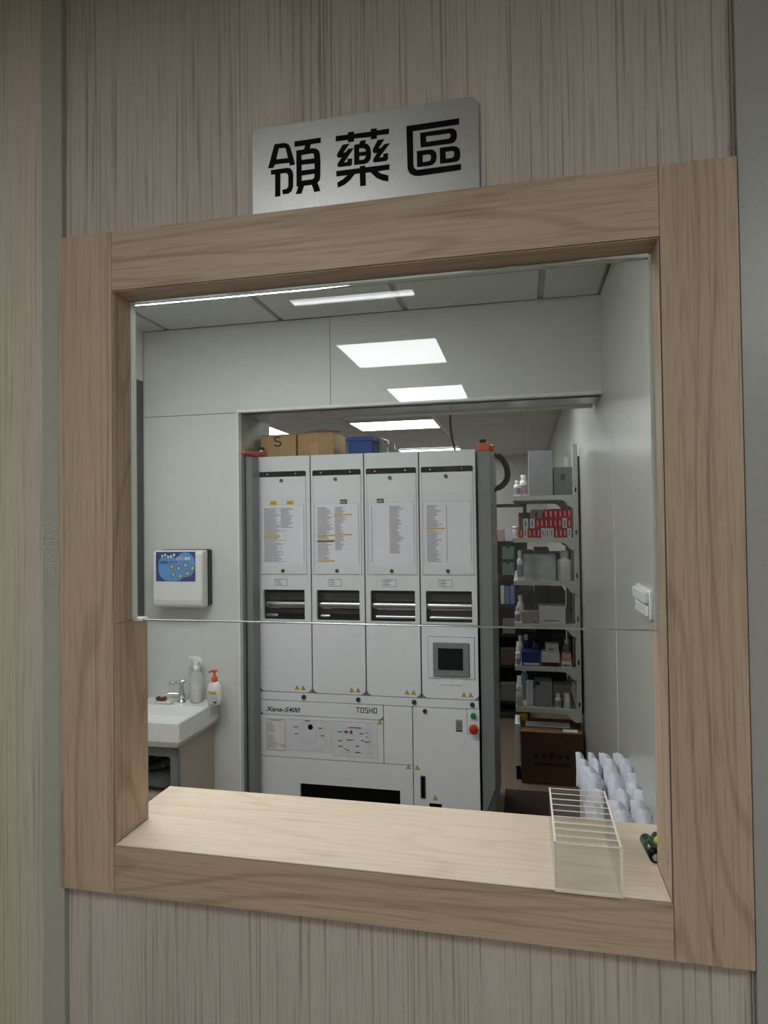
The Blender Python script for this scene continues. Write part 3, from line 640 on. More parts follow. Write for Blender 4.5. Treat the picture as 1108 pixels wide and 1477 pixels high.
MB().box(px(447, 640, Y=2.33).x, px(459, 640, Y=2.33).x, 2.3288, 2.3302, px(452, 632, Y=2.33).z, bz1).build('tape_patch', MATS['tape'], b2)
# blue bin
bb = thing('storage_bin', (px(519, 650, Y=2.36).x, 2.46, zt_), 'blue plastic storage bin on the machine top', 'bin')
u0, u1 = px(501, 640, Y=2.36).x, px(537, 640, Y=2.36).x; zbt = px(519, 630, Y=2.36).z
def openbin(x0, x1, y0, y1, z0, z1, th, flare):
    mb = MB(); o0 = (x0+flare, x1-flare, y0+flare, y1-flare); o1 = (x0, x1, y0, y1)
    def ring(q, z, i): return [(q[0]+i, q[2]+i, z), (q[1]-i, q[2]+i, z), (q[1]-i, q[3]-i, z), (q[0]+i, q[3]-i, z)]
    vs = ring(o0, z0, 0) + ring(o1, z1, 0) + ring(o1, z1, th) + ring(o0, z0+th, th)
    fs = [(3,2,1,0)] + [(i, (i+1)%4, (i+1)%4+4, i+4) for i in range(4)] + [(i+4, (i+1)%4+4, (i+1)%4+8, i+8) for i in range(4)] + [(i+8, (i+1)%4+8, (i+1)%4+12, i+12) for i in range(4)] + [(12,13,14,15)]
    return mb.add(vs, fs)
openbin(u0, u1, 2.36, 2.58, zt_, zbt, .004, .006).build('bin_body', bluep, bb)
rim = MB(); rim.box(u0-.006, u1+.006, 2.352, 2.36, zbt-.022, zbt-.006).box(u0-.006, u0, 2.36, 2.58, zbt-.022, zbt-.006).box(u1, u1+.006, 2.36, 2.58, zbt-.022, zbt-.006)
rim.build('bin_rim', bluep, bb, bevel=.002)
o_ = MB(); o_.box(u0+.05, u1-.05, 2.45, 2.5, zbt-.06, zbt+.012).build('carton_in_bin', mat('carton_tan', (150,124,98), .7), label='small tan carton poking out of the blue bin', cat='box')
wr2 = thing('wire_rack', (u1+.03, 2.5, zt_), 'grey metal rack beside the blue bin on the machine', 'rack')
for yy in (2.44, 2.62):
    MB().tube([(u1+.012, yy, zt_), (u1+.012, yy, zbt+.004), (u1+.07, yy, zbt-.018), (u1+.07, yy, zt_)], .004, 8).build('rack_frame', steel, wr2)
MB().tube([(u1+.012, 2.44, zbt+.003), (u1+.012, 2.62, zbt+.003)], .004, 8).build('rack_bar', steel, wr2)
MB().tube([(u1+.07, 2.44, zbt-.019), (u1+.07, 2.62, zbt-.019)], .004, 8).build('rack_bar', steel, wr2)
MB().box(u1+.009, u1+.073, 2.45, 2.453, zt_+.003, zbt-.03).build('rack_plate', mgrey, wr2)

# ------------------------------------------------------------------ towel dispenser
dx0, dx1 = px(220, 830, Y=1.99).x, px(298, 830, Y=2.03).x
dz1, dz0 = px(250, 794, Y=1.99).z, px(250, 877, Y=1.99).z
td = thing('towel_dispenser', ((dx0+dx1)/2, 2.04, dz0), 'white wall paper towel dispenser with a blue poster above the washbasin', 'dispenser')
MB().rbox(dx0+.006, dx1+.001, 2.052, 2.0895, dz0+.004, dz1+.002, .012).build('back_box', black, td)
prof = [(2.056, dz0), (2.01, dz0), (1.996, dz0+.012), (1.990, dz0+.04), (1.990, dz1-.02), (1.997, dz1-.006), (2.01, dz1), (2.056, dz1)]
MB().prism(prof, 'X', dx0, dx1-.004).build('cover', plast, td, bevel=.012, seg=3)
pz0, pz1, pxa, pxb = px(250, 838.5, Y=1.988).z, px(250, 796, Y=1.988).z, px(225, 815, Y=1.988).x, px(281.5, 815, Y=1.988).x
YD = 1.9885
po = MB().box(pxa, pxb, YD-.0004, YD+.0016, pz0, pz1).build('poster', mat('poster_navy', (28,52,122), .5), td)
pw_, ph = pxb-pxa, pz1-pz0
def blob(cx, cz, rx, rz, y, m, name, n=22):
    MB().prism([(pxa+pw_*(cx+rx*math.cos(2*math.pi*k/n)), pz0+ph*(cz+rz*math.sin(2*math.pi*k/n))) for k in range(n)], 'Y', y, y+.0003).build(name, m, po)
sky = mat('poster_sky', (84,148,208), .5)
def clipblob(cx, cz, rx, rz, y):
    P = [(min(.995, max(.005, cx+rx*math.cos(2*math.pi*k/30))), min(.99, max(.005, cz+rz*math.sin(2*math.pi*k/30)))) for k in range(30)]
    MB().prism([(pxa+pw_*a, pz0+ph*b) for a, b in P], 'Y', y, y+.0003).build('poster_bubble', sky, po)
clipblob(.75, .56, .26, .42, YD-.0007); clipblob(.36, .42, .30, .42, YD-.0010); clipblob(.2, .62, .13, .2, YD-.0013); clipblob(.5, .3, .25, .29, YD-.0016)
ic = mat('poster_icon', (196,190,130), .5); icd = mat('poster_icon_ring', (58,70,60), .5)
for cx, cz in ((.41,.5),(.59,.44),(.76,.55),(.94,.45),(.45,.24),(.81,.27),(.62,.18)):
    blob(cx, cz, .055, .085, YD-.0019, icd, 'poster_icon'); blob(cx, cz, .04, .062, YD-.0022, ic, 'poster_icon')
def bar(cx, cz, w, h, m, y=YD-.0019): MB().box(pxa+pw_*(cx-w/2), pxa+pw_*(cx+w/2), y, y+.0003, pz0+ph*(cz-h/2), pz0+ph*(cz+h/2)).build('poster_lettering', m, po)
random.seed(3)
pk_ = mat('poster_pink', (226,170,190), .5)
for k in range(5): bar(.17+.075*k, .86+.03*math.sin(k*2), .05, .085, paperw); bar(.185+.075*k, .86, .014, .05, MATS['poster_navy'], YD-.0022)
for k in range(5): bar(.55+.075*k, .77, .055, .085, pk_ if k < 3 else paperw); bar(.56+.075*k, .77, .014, .05, MATS['poster_navy'], YD-.0022)
for k in range(3): bar(.22, .68-.035*k, .2, .02, MATS['poster_navy'], YD-.0022)
bar(.45, .655, .2, .03, MATS['poster_navy'])

# ------------------------------------------------------------------ washbasin and vanity
zk = .774; bxr, bxl, byf, byb = -1.598, -1.995, 1.69, 2.0885
zk0 = px(249, 1081, Y=byf).z
bs_ = thing('washbasin', ((bxl+bxr)/2, 1.9, zk0), 'white ceramic washbasin with a chrome tap below the towel dispenser', 'washbasin')
mb = MB()
def rect(x0, x1, y0, y1, z): return [(x0,y0,z),(x1,y0,z),(x1,y1,z),(x0,y1,z)]
lv = [rect(bxl+.02, bxr-.02, byf+.012, byb, zk0), rect(bxl, bxr, byf, byb, zk0+.03), rect(bxl, bxr, byf, byb, zk), rect(bxl+.022, bxr-.016, byf+.02, byb-.135, zk),
      rect(bxl+.045, bxr-.045, byf+.045, byb-.15, zk-.05), rect(bxl+.09, bxr-.12, byf+.09, byb-.18, zk-.085)]
vs = [v for r in lv for v in r]; fs = [(3,2,1,0)]
for i in range(len(lv)-1): fs += [(i*4+k, i*4+(k+1)%4, i*4+4+(k+1)%4, i*4+4+k) for k in range(4)]
fs.append(tuple(range(len(vs)-4, len(vs)))); mb.add(vs, fs)
mb.build('basin', ceramic, bs_, bevel=.006, seg=3)
MB().tube([(-1.80, 1.82, zk-.0855), (-1.80, 1.82, zk-.080)], .02, 16).build('drain', chrome, bs_)
tz = px(310, 1016, X=bxr)
MB().box(bxr-.0002, bxr+.0012, 1.985, 2.075, zk-.062, zk-.015).build('side_sticker', mat('sticker_grey', (196,196,190), .5), bs_)
# tap
fx = px(262, 1008, Y=2.02).x; fy = 2.02
tp = thing('tap', (fx, fy, zk+.0005), 'old chrome tap with a cross handle on the washbasin', 'tap')
MB().lathe([(.021, .0005), (.021, .007), (.012, .011), (.011, .022), (.017, .03), (.017, .045), (.012, .055), (.0105, .075), (.008, .085), (.007, .095)], (fx, fy, zk), 18).build('tap_body', chrome, tp)
MB().tube(smooth_pts([Vector((fx, fy, zk+.036)), Vector((fx-.03, fy-.012, zk+.043)), Vector((fx-.065, fy-.028, zk+.042)), Vector((fx-.09, fy-.04, zk+.03))]), .0105, 12).build('spout', chrome, tp)
hz = zk+.1
MB().tube([(fx-.05, fy-.01, hz-.008), (fx+.02, fy+.004, hz+.008)], .009, 12).build('handle', chrome, tp, bevel=.002)
MB().tube([(fx-.052, fy-.012, hz-.022), (fx-.05, fy-.010, hz+.008)], .0085, 12).build('handle', chrome, tp, bevel=.002)
MB().tube([(fx, fy, hz-.012), (fx+.004, fy, hz+.006)], .011, 12).build('handle_hub', chrome, tp)
# soap
sdx = px(237, 1010, Y=1.99).x
MB().rbox(sdx-.045, sdx+.05, 1.962, 2.002, zk+.0005, zk+.014, .012, axis='Z').build('soap_dish', mat('dish', (214,208,196), .3), bevel=.003, label='small cream soap dish under the tap spout', cat='soap dish')
sb = MB(); sb.lathe([(.004, 0), (.022, .002), (.027, .009), (.024, .017), (.008, .021)], (sdx-.012, 1.982, zk+.0146), 20, 1.15, .7)
sb.build('soap_bar', mat('soap', (96,48,34), .35), label='used brown soap bar on the cream dish', cat='soap')
# spray bottle
qx, qy = px(283, 1010, Y=2.03).x, 2.035
sbt = thing('spray_bottle', (qx, qy, zk+.0005), 'clear plastic spray bottle with a white trigger head on the washbasin', 'bottle')
cl = mat('clear_bottle', (228,230,226), .2, alpha=.35)
MB().lathe([(.03, .0006), (.034, .004), (.034, .10), (.033, .125), (.027, .145), (.014, .162), (.0125, .172)], (qx, qy, zk), 22).build('bottle_body', cl, sbt)
MB().lathe([(.031, .003), (.0325, .004), (.0325, .085)], (qx, qy, zk), 22).build('cleaning_liquid', mat('liquid', (226,224,212), .3), sbt)
MB().lathe([(.016, .165), (.016, .182), (.012, .188)], (qx, qy, zk), 18).build('collar', plast, sbt)
MB().prism([(qx-.012, zk+.185), (qx+.013, zk+.185), (qx+.016, zk+.205), (qx+.034, zk+.200), (qx+.030, zk+.218), (qx+.008, zk+.230), (qx-.038, zk+.232), (qx-.040, zk+.222), (qx-.016, zk+.214)], 'Y', qy-.011, qy+.011).build('spray_head', plast, sbt, bevel=.003, seg=2)
MB().prism([(qx-.018, zk+.213), (qx-.026, zk+.200), (qx-.034, zk+.178), (qx-.040, zk+.178), (qx-.034, zk+.198), (qx-.026, zk+.214)], 'Y', qy-.005, qy+.005).build('trigger', plast, sbt, bevel=.001)
# hand soap
hx, hy = px(309, 1008, Y=2.0).x, 2.005
hs = thing('soap_bottle', (hx, hy, zk+.0005), 'white pump soap bottle with an orange pump on the basin corner', 'bottle')
MB().lathe([(.030, .0006), (.036, .006), (.038, .03), (.0375, .08), (.034, .098), (.022, .113), (.014, .118)], (hx, hy, zk), 24, 1, .65).build('bottle_body', plast, hs)
MB().lathe([(.0155, .116), (.0155, .136), (.009, .142)], (hx, hy, zk), 18).build('pump_collar', orange, hs)
MB().lathe([(.0055, .14), (.0055, .165)], (hx, hy, zk), 12).build('pump_stem', orange, hs)
MB().prism([(hx-.034, zk+.158), (hx-.030, zk+.166), (hx-.008, zk+.175), (hx+.010, zk+.175), (hx+.024, zk+.169), (hx+.008, zk+.163), (hx-.010, zk+.163)], 'Y', hy-.008, hy+.008).build('pump_head', orange, hs, bevel=.002)
lb = MB().box(hx-.024, hx+.024, hy-.0265, hy-.0245, zk+.012, zk+.055).build('soap_label', mat('soap_lbl', (186,188,190), .5), hs)
MB().box(hx-.02, hx+.02, hy-.0268, hy-.0248, zk+.06, zk+.072).build('soap_label', mat('lbl_gold', (196,162,72), .5), hs)
MB().box(hx+.006, hx+.022, hy-.0269, hy-.0264, zk+.014, zk+.022).build('barcode', inkd, lb)
# vanity
vx = -1.628
va = thing('vanity_cabinet', (-1.8, 1.93, 0), 'beige washbasin cabinet with a rounded grey front frame', 'cabinet')
MB().box(vx-.016, vx, 1.745, 2.0885, 0, zk0-.002).build('side_panel', beige, va, bevel=.001)
MB().box(bxl+.015, bxl+.03, 1.745, 2.0885, 0, zk0-.002).build('side_panel', beige, va, bevel=.001)
MB().box(bxl+.03, vx-.016, 2.07, 2.0885, 0, zk0-.002).build('back_panel', beige, va)
MB().box(bxl+.03, vx-.016, 1.76, 2.07, .38, .395).build('shelf', beige, va)
fm = mat('frame_grey', (128,132,130), .4, .3)
xo0, xo1, zo0, zo1 = bxl+.01, vx+.004, .02, zk0-.008
outer = rrect(xo0, xo1, zo0, zo1, .04, 5); inner = rrect(xo0+.04, xo1-.04, zo0+.04, zo1-.04, .012, 5)
n = len(outer); fmb = MB()
vs = [(p[0], 1.725, p[1]) for p in outer] + [(p[0], 1.725, p[1]) for p in inner] + [(p[0], 1.744, p[1]) for p in outer] + [(p[0], 1.744, p[1]) for p in inner]
fs = []
for k in range(n):
    j = (k+1) % n
    fs += [(k, k+n, j+n, j), (k+2*n, j+2*n, j+3*n, k+3*n), (k, j, j+2*n, k+2*n), (k+n, k+3*n, j+3*n, j+n)]
fmb.add(vs, fs); fmb.build('front_frame', fm, va)
# things on the vanity shelf
bz_ = .3965
def lump(name, c, r, m, label, cat, seed, n=14):
    rd_ = random.Random(seed); mb = MB(); vs = []; fs = []; h = n//2
    for i in range(h+1):
        th = math.pi*i/h
        for k in range(n):
            a = 2*math.pi*k/n; f = 1 + .16*rd_.random()*math.sin(th)
            vs.append((c[0]+r[0]*f*math.sin(th)*math.cos(a), c[1]+r[1]*f*math.sin(th)*math.sin(a), c[2]+r[2]*(f*math.cos(th) if th < math.pi/2 else max(-.98, f*math.cos(th)))))
    for i in range(h):
        for k in range(n): fs.append((i*n+k, (i+1)*n+k, (i+1)*n+(k+1)%n, i*n+(k+1)%n))
    mb.add(vs, fs, True); return mb.build(name, m, label=label, cat=cat)
lump('cloth_bundle', (-1.80, 1.90, bz_+.045), (.13, .09, .044), mat('grey_cloth', (120,122,128), .9, var=.15, scale=30, bump=.5), 'grey folded cloth lying under the washbasin', 'cloth', 4)
bag = thing('rolled_bag', (-1.78, 1.9, bz_+.09), 'black rolled bag with green dots under the washbasin', 'bag')
rb = smooth_pts([Vector((-1.93, 1.84, bz_+.11)), Vector((-1.83, 1.84, bz_+.115)), Vector((-1.74, 1.84, bz_+.145)), Vector((-1.67, 1.84, bz_+.165))], 5)
MB().tube(rb, [.022 + .012*i/len(rb) for i in range(len(rb))], 14).build('bag_roll', mat('bag_black', (16,16,17), .35), bag)
for q in ((-1.672, 1.800, bz_+.170), (-1.75, 1.808, bz_+.128)):
    MB().lathe([(.002, 0), (.007, .003), (.007, .012), (.002, .015)], q, 8).build('green_dot', mat('dot_green', (70,150,70), .4), bag)

# ------------------------------------------------------------------ things on the counter
# acrylic card holder: a clear box with a row of upright dividers
ac = thing('acrylic_holder', (.035, .07, zB+.0006), 'clear acrylic card holder with upright dividers on the pale counter', 'card holder')
acr = clear('acrylic', (250,250,250), 1.25, .12, dust=.022)
acrf = clear('acrylic_front', (244,244,244), 1.3, .15, dust=.10)
acre = mat('acrylic_edge', (236,226,212), .3)
za_ = zB+.0006; yf = -.006
zt2 = (px(801, 1212, Y=yf).z + px(898, 1228, Y=yf).z)/2
acx0, acx1 = px(800, 1248, Y=yf).x, px(898.5, 1260, Y=yf).x
yb2 = (px(796, 1137, Z=zt2).y + px(876, 1142, Z=zt2).y)/2
MB().box(acx0, acx1, yf, yf+.003, za_, zt2).build('front_panel', acrf, ac)
for xx in (acx0, acx1-.003):
    MB().box(xx, xx+.003, yf+.0032, yb2, za_, zt2).build('side_panel', acr, ac)
    MB().box(xx, xx+.003, yf+.0032, yb2, zt2+.0001, zt2+.0009).build('polished_edge', acre, ac)
MB().box(acx0, acx1, yf-.0008, yf-.0001, za_, za_+.0045).build('polished_edge', acre, ac)
MB().box(acx1-.0035, acx1+.0004, yf-.0008, yf-.0001, za_+.0045, zt2).build('polished_edge', acre, ac)
MB().box(acx0-.0002, acx0+.0008, yf-.0008, yf-.0001, za_+.0045, zt2).build('polished_edge', acre, ac)
for k in range(10):
    y = yf + (yb2-yf-.0022)*k/9
    if k: MB().box(acx0+.0032, acx1-.0032, y, y+.0018, zt2-.016 if k < 9 else za_+.0032, zt2-.0004).build('divider', acr, ac)
    MB().box(acx0+.0032, acx1-.0032, y+.0002, y+.0016, zt2-.0003, zt2+.0006).build('polished_edge', acre, ac)
# batteries
def battery(x, y, ang, label):
    t = thing('battery', (x, y, zB+.0105), label, 'battery', 'green batteries on the counter')
    c, s = math.cos(ang), math.sin(ang); P = lambda d: (x+c*d, y+s*d, zB+.0105)
    MB().tube([P(-.024), P(-.023), P(.025), P(.026)], [.008, .0100, .0100, .008], 18).build('green_sleeve', mat('battery_green', (36,66,44), .22), t)
    MB().tube([P(-.0235), P(-.0335), P(-.035)], [.0101, .0101, .008], 18).build('black_end', black, t)
    MB().tube([P(-.034), P(-.0362)], .006, 14).build('contact', chrome, t)
    return t
ba = battery(.1455, .139, math.radians(95), 'dark green battery with a black end lying by the right jamb')
bb_ = battery(.167, .150, math.radians(100), 'dark green battery with a lime label half hidden by the jamb')
MB().tube([(.1672, .149, zB+.0105), (.1651, .161, zB+.0105)], .0103, 16).build('lime_label', mat('lime', (196,206,40), .4), bb_)

# socket on the right wall
s0, s1 = px(940, 850, X=XW).y, px(922, 850, X=XW).y
zz0, zz1 = px(930, 886, X=XW).z, px(930, 845, X=XW).z
so = thing('wall_socket', (XW-.01, (s0+s1)/2, zz0), 'white double wall socket with hinged covers on the right wall', 'socket')
sw = mat('socket_white', (236,237,236), .25)
MB().rbox(XW-.010, XW-.0003, s0-.02, s1, zz0, zz1, .008, axis='X').build('socket_plate', sw, so, bevel=.002)
MB().rbox(XW-.026, XW-.0102, s0-.01, s1-.03, (zz0+zz1)/2+.004, zz1-.006, .006, axis='X').build('hinged_cover', sw, so, bevel=.004, seg=2)
MB().rbox(XW-.018, XW-.0102, s0-.01, s1-.03, zz0+.008, (zz0+zz1)/2-.004, .006, axis='X').build('hinged_cover', sw, so, bevel=.004, seg=2)

# ------------------------------------------------------------------ medicine packets on a low stand by the right wall
pkm = mat('packet_paper', (208,211,221), .5, var=.05, scale=40)
zst = .70
ROWS = [(1091, [(841,17),(858,15),(878,22),(902,24)]), (1111, [(857,31),(888,28),(914,24)]), (1135, [(863,28),(895,27),(923,28)]), (1163, [(864,31),(898,31),(930,31)])]
zpt = .815
pts_all = [px(u, v, Z=zpt) for v, r in ROWS for u, _ in r]
sx0, sx1 = min(p.x for p in pts_all)-.012, XW-.004
sy0, sy1 = min(p.y for p in pts_all)-.10, max(p.y for p in pts_all)+.02
st = thing('packet_stand', ((sx0+sx1)/2, (sy0+sy1)/2, 0), 'narrow white stand behind the counter carrying medicine packets', 'stand')
MB().box(sx0, sx1, sy0, sy1, zst-.02, zst).build('stand_top', plast, st, bevel=.002)
for a in (sx0+.002, sx1-.027):
    for b in (sy0+.002, sy1-.027): MB().box(a, a+.025, b, b+.025, 0, zst-.02).build('leg', plast, st)
def packet_mesh(seed, w, h):
    """soft paper sachet: domed outline with a serrated rim, bellied front, leaning back"""
    rd_ = random.Random(seed); nx, nz = 14, 8; F_ = []; B_ = []
    pk = rd_.uniform(.22, .40); c1, c2 = rd_.uniform(0, 6), rd_.uniform(0, 6)
    for j in range(nz+1):
        t = j/nz
        for i in range(nx+1):
            s = i/nx; q = abs(s-pk)/max(pk, 1-pk)
            dome = 1 - (.05*q if s < pk else .34*q**2.6)
            zj = ((.022 if i in (1, 4) else .010) if i % 3 == 1 else -.006) if j == nz else 0
            b = .024*math.sin(math.pi*(.04+.92*s))**.8*math.sin(math.pi*min(1, t*.76+.24)) + .0024*math.sin(11*s+c1+5*t)
            y = .020*t*t + .004*math.sin(3*s+c2)*t
            F_.append(((s-.5)*w*(1-.06*t), y-b, h*t*dome+zj*h)); B_.append(((s-.5)*w*(1-.06*t), y-b+.0012, h*t*dome+zj*h))
    n_ = len(F_); fs = []
    for j in range(nz):
        for i in range(nx):
            a = j*(nx+1)+i; fs.append((a, a+1, a+nx+2, a+nx+1)); fs.append((a+n_, a+nx+1+n_, a+nx+2+n_, a+1+n_))
    def q_(a, b): fs.append((a, b, b+n_, a+n_))
    for i in range(nx): q_(i+1, i); q_(nz*(nx+1)+i, nz*(nx+1)+i+1)
    for j in range(nz): q_(j*(nx+1), (j+1)*(nx+1)); q_((j+1)*(nx+1)+nx, j*(nx+1)+nx)
    me = bpy.data.meshes.new('packet'); me.from_pydata(F_+B_, [], fs)
    me.polygons.foreach_set('use_smooth', [k < 2*nx*nz for k in range(len(fs))]); me.materials.append(pkm); return me
PM = [packet_mesh(k, .08, .115) for k in range(7)]
def strip_mesh():
    me = bpy.data.meshes.new('packet_print'); v = []; f = []
    for k in range(3):
        a = .020+.004*k; n = len(v)
        v += [(a, -.0200, .056+.009*k), (a+.004, -.0185, .056+.009*k), (a+.005, -.0160, .063+.009*k), (a+.001, -.0175, .063+.009*k)]; f.append((n, n+1, n+2, n+3))
    me.from_pydata(v, [], f); me.materials.append(inkd); return me
PS = strip_mesh()
RN = ('rearmost', 'second', 'third', 'front')
WH = (('at the box side end of', 'second from the box side of', 'third from the box side of', 'next to the right wall in'), ('at the box side end of', 'in the middle of', 'next to the right wall in'))
k_ = 0
for ri, (v, r) in enumerate(ROWS):
    for ci, (u, wpx) in enumerate(r):
        p = px(u, v, Z=zpt); dist = p.y - CAM.y
        wm = wpx*dist/F*1.05
        wh = WH[0 if len(r) == 4 else 1][ci]
        t = thing('packet_bundle', (p.x, p.y, zst+.0006), 'white medicine packet bundle %s the %s row' % (wh, RN[ri]), 'medicine packets', 'bundles of medicine packets on the stand')
        for q in range(2):
            o = bpy.data.objects.new('packet', PM[(k_*3+q) % 7]); COL.objects.link(o); o.parent = t
            f = q/1
            o.location = ((.5-f)*.010, (f-.5)*.030, 0); o.scale = (wm/.08*.86, 1., (zpt-zst)/.115*(.90+.10*f+.02*math.sin(k_+q*2)))
            o.rotation_euler = (math.radians(-4), math.radians(2*math.sin(k_+q)), math.radians(-4+7*f+3*math.sin(k_*2.1+q)))
            if q < 2 and k_ % 4 != 1:
                d_ = bpy.data.objects.new('packet_print', PS); COL.objects.link(d_); d_.parent = o
        k_ += 1

# ------------------------------------------------------------------ floor mat and big carton
m0, m1 = px(720, 1139, Z=0), px(850, 1150, Z=0)
MB().box(xr1+.02, XW-.01, 1.2, (m0.y), .0006, .009).build('floor_mat', matm, label='dark brown door mat on the floor beside the machine', cat='mat', bevel=.002)
c0 = px(752, 1132, Z=0); c1 = px(841, 1137, Z=0)
YC = (c0.y+c1.y)/2+.02; zc1 = px(795, 1057, Y=YC).z; zc1 = (px(752, 1054, Y=YC).z+px(840, 1059, Y=YC).z)/2
cxa, cxb = px(752, 1095, Y=YC).x, min(px(842, 1095, Y=YC).x, XW-.006)
cb = thing('brown_carton', ((cxa+cxb)/2, YC+.15, 0), 'large brown carton with painted front shade and papers on top under the wall shelves', 'box')
MB().box(cxa, cxb, YC, YC+.3, .0005, zc1).build('box_body', cardd, cb, bevel=.003)
MB().box(cxa, cxb, YC-.0008, YC+.0004, zc1*.005, zc1*.99).build('shaded_face', mat('carton_shade', (80,55,33), .75, var=.06, scale=50), cb)  # darker sheet puts the shade on the carton front into its colour
for k in range(5):
    xx = cxa+(cxb-cxa)*(.25+.125*k); w_ = .028 if k != 2 else .042
    MB().box(xx-w_/2, xx+w_/2, YC-.0014, YC-.0006, zc1*.50, zc1*.50+w_*1.1).build('carton_print', mat('carton_ink', (52,34,22), .8), cb)
MB().box(cxa+(cxb-cxa)*.21, cxa+(cxb-cxa)*.8, YC-.0014, YC-.0006, zc1*.36, zc1*.42).build('carton_print', MATS['carton_ink'], cb)
MB().box(cxa+.03, cxb-.07, YC+.10, YC+.20, zc1+.0006, zc1+.006).build('paper_stack', paperw, label='white paper sheets lying on the brown carton', cat='paper', bevel=.001)
MB().box(cxb-.12, cxb-.03, YC+.02, YC+.075, zc1+.0006, zc1+.002).build('delivery_slip', paperw, label='small white delivery slip on the brown carton', cat='paper')
MB().box(cxa-.002, cxa+.045, YC+.21, YC+.28, zc1+.0006, zc1+.03).build('yellow_pad', mat('pad_yellow', (206,178,30), .6), label='yellow note pad on the brown carton', cat='note pad', bevel=.002)

fx0, fx1 = px(743.5, 1080, Y=YC+.05).x, cxa-.004
fc = thing('folded_carton', ((fx0+fx1)/2, YC+.12, 0), 'flat white carton with dark foot standing beside the brown carton', 'box')
MB().box(fx0, fx1, YC+.05, YC+.25, .09, zc1+.03).build('carton_board', paperw, fc, bevel=.002)
MB().box(fx0+.004, fx1-.002, YC+.06, YC+.24, .0006, .09).build('carton_foot', black, fc, bevel=.004)
# ------------------------------------------------------------------ wall shelving on the right
YR = 3.32
rk = thing('wall_shelving', (.1, YR+.4, .45), 'grey cantilever wall shelving stacked with medicines', 'shelving')
xs0 = px(744, 850, Y=YR).x; xs1 = px(829, 850, Y=YR).x
SH = [(px(745, v+1, Y=YR).z+px(828, v+1, Y=YR).z)/2 for v in (714, 775, 837, 899, 961, 1021)]
ztop = px(833, 640, Y=YR).z
for yy in (YR, YR+.86):
    MB().box(xs1, XW-.014, yy, yy+.03, .44, min(ztop, 2.3)).build('upright', rackw, rk, bevel=.002)
    MB().box(XW-.0138, XW-.004, yy, yy+.02, .44, min(ztop, 2.3)-.08).build('gap_shade_strip', black, rk)  # black strip stands in for the shade between upright and wall
for i, z in enumerate(SH):
    sh = MB().box(xs0, xs1, YR+.004, YR+.886, z-.012, z).build('shelf', rackw, rk, bevel=.002)
    pts = [(xs0-.012, z-.028), (xs0, z+.002), (XW-.015, z+.002), (XW-.015, z-.075), (xs1+.0, z-.082), (xs1-.022, z-.072), (xs1-.045, z-.045), (xs1-.065, z-.031), (xs1-.09, z-.028)]
    for yy in (YR-.003, YR+.888): MB().prism(pts, 'Y', yy, yy+.003).build('bracket', rackw, rk)
    MB().box(xs0-.012, xs0-.001, YR+.003, YR+.886, z-.030, z+.003).build('front_lip', rackw, rk, bevel=.002)
    MB().box(XW-.035, XW-.026, YR-.0035, YR-.0028, z+.02, z+.05).build('upright_slot', black, rk)
# --- goods on the shelves
def good_box(u0, u1, v0, v1, z, m, label, y=YR+.012, dep=.1, group=None, print_m=None, name='medicine_box', band=(.2,.8,.35,.6)):
    x0, x1 = px(u0, (v0+v1)/2, Y=y).x, px(u1, (v0+v1)/2, Y=y).x
    zt = z + (px((u0+u1)/2, v0, Y=y).z - px((u0+u1)/2, v1, Y=y).z)
    t = thing(name, ((x0+x1)/2, y+dep/2, z+.0006), label, 'box', group)
    MB().box(x0+.0006, x1-.0006, y, y+dep, z+.0006, zt).build('box_body', m, t, bevel=.0008)
    if print_m is not None:
        w, h = x1-x0, zt-z
        MB().box(x0+w*band[0], x0+w*band[1], y-.0006, y+.0004, z+h*band[2], z+h*band[3]).build('box_print', print_m, t)
    return t, zt
def good_bottle(u, v0, v1, r, z, m, label, y=YR+.05, cap=plast, lab=None, group=None, neck=.55, name='medicine_bottle'):
    x = px(u, (v0+v1)/2, Y=y).x; h = px(u, v0, Y=y).z - px(u, v1, Y=y).z
    t = thing(name, (x, y, z+.0006), label, 'bottle', group)
    hb = h*.80
    MB().lathe([(r*.9, .0006), (r, .004), (r, hb*.78), (r*.92, hb*.86), (r*neck, hb*.96), (r*neck, hb)], (x, y, z), 18).build('bottle_body', m, t)
    MB().lathe([(r*neck*1.12, hb), (r*neck*1.15, hb+.002), (r*neck*1.15, h*.97), (r*neck, h)], (x, y, z), 18).build('cap', cap, t)
    if lab is not None:
        MB().lathe([(r*1.012, hb*.15), (r*1.012, hb*.66)], (x, y, z), 18).build('bottle_label', lab, t)
    return t
rbx = mat('carton_red', (168,24,36), .5); wbx = mat('carton_white', (206,206,208), .5); pr = mat('print_pale', (230,190,190), .6); prd = mat('print_dark', (70,70,84), .6)
gbx = mat('carton_grey', (118,120,118), .5); bbx = mat('carton_blue', (36,58,120), .5); tbx = mat('carton_taupe', (150,140,128), .6)
greylab = mat('label_greyblue', (140,144,158), .6)
frost = clear('frosted_plastic', (214,214,222), 1.35, .3, dust=.55)
# shelf 1
z = SH[0]
good_box(762.5, 797, 648, 713, z, mat('carton_pale', (150,151,154), .5), 'tall pale grey carton standing on the topmost shelf', dep=.2)
good_box(799, 832, 672, 713, z, gbx, 'grey storage box at the wall end of the topmost shelf', dep=.22, y=YR+.02, print_m=prd, band=(.3,.5,.55,.75))
good_bottle(746, 690, 713, .022, z, plast, 'white bottle on the open end of the topmost shelf', lab=greylab)
good_bottle(755, 682, 713, .024, z, plast, 'tall white bottle beside the tall pale grey carton', y=YR+.09, lab=mat('label_rose', (190,150,150), .6))
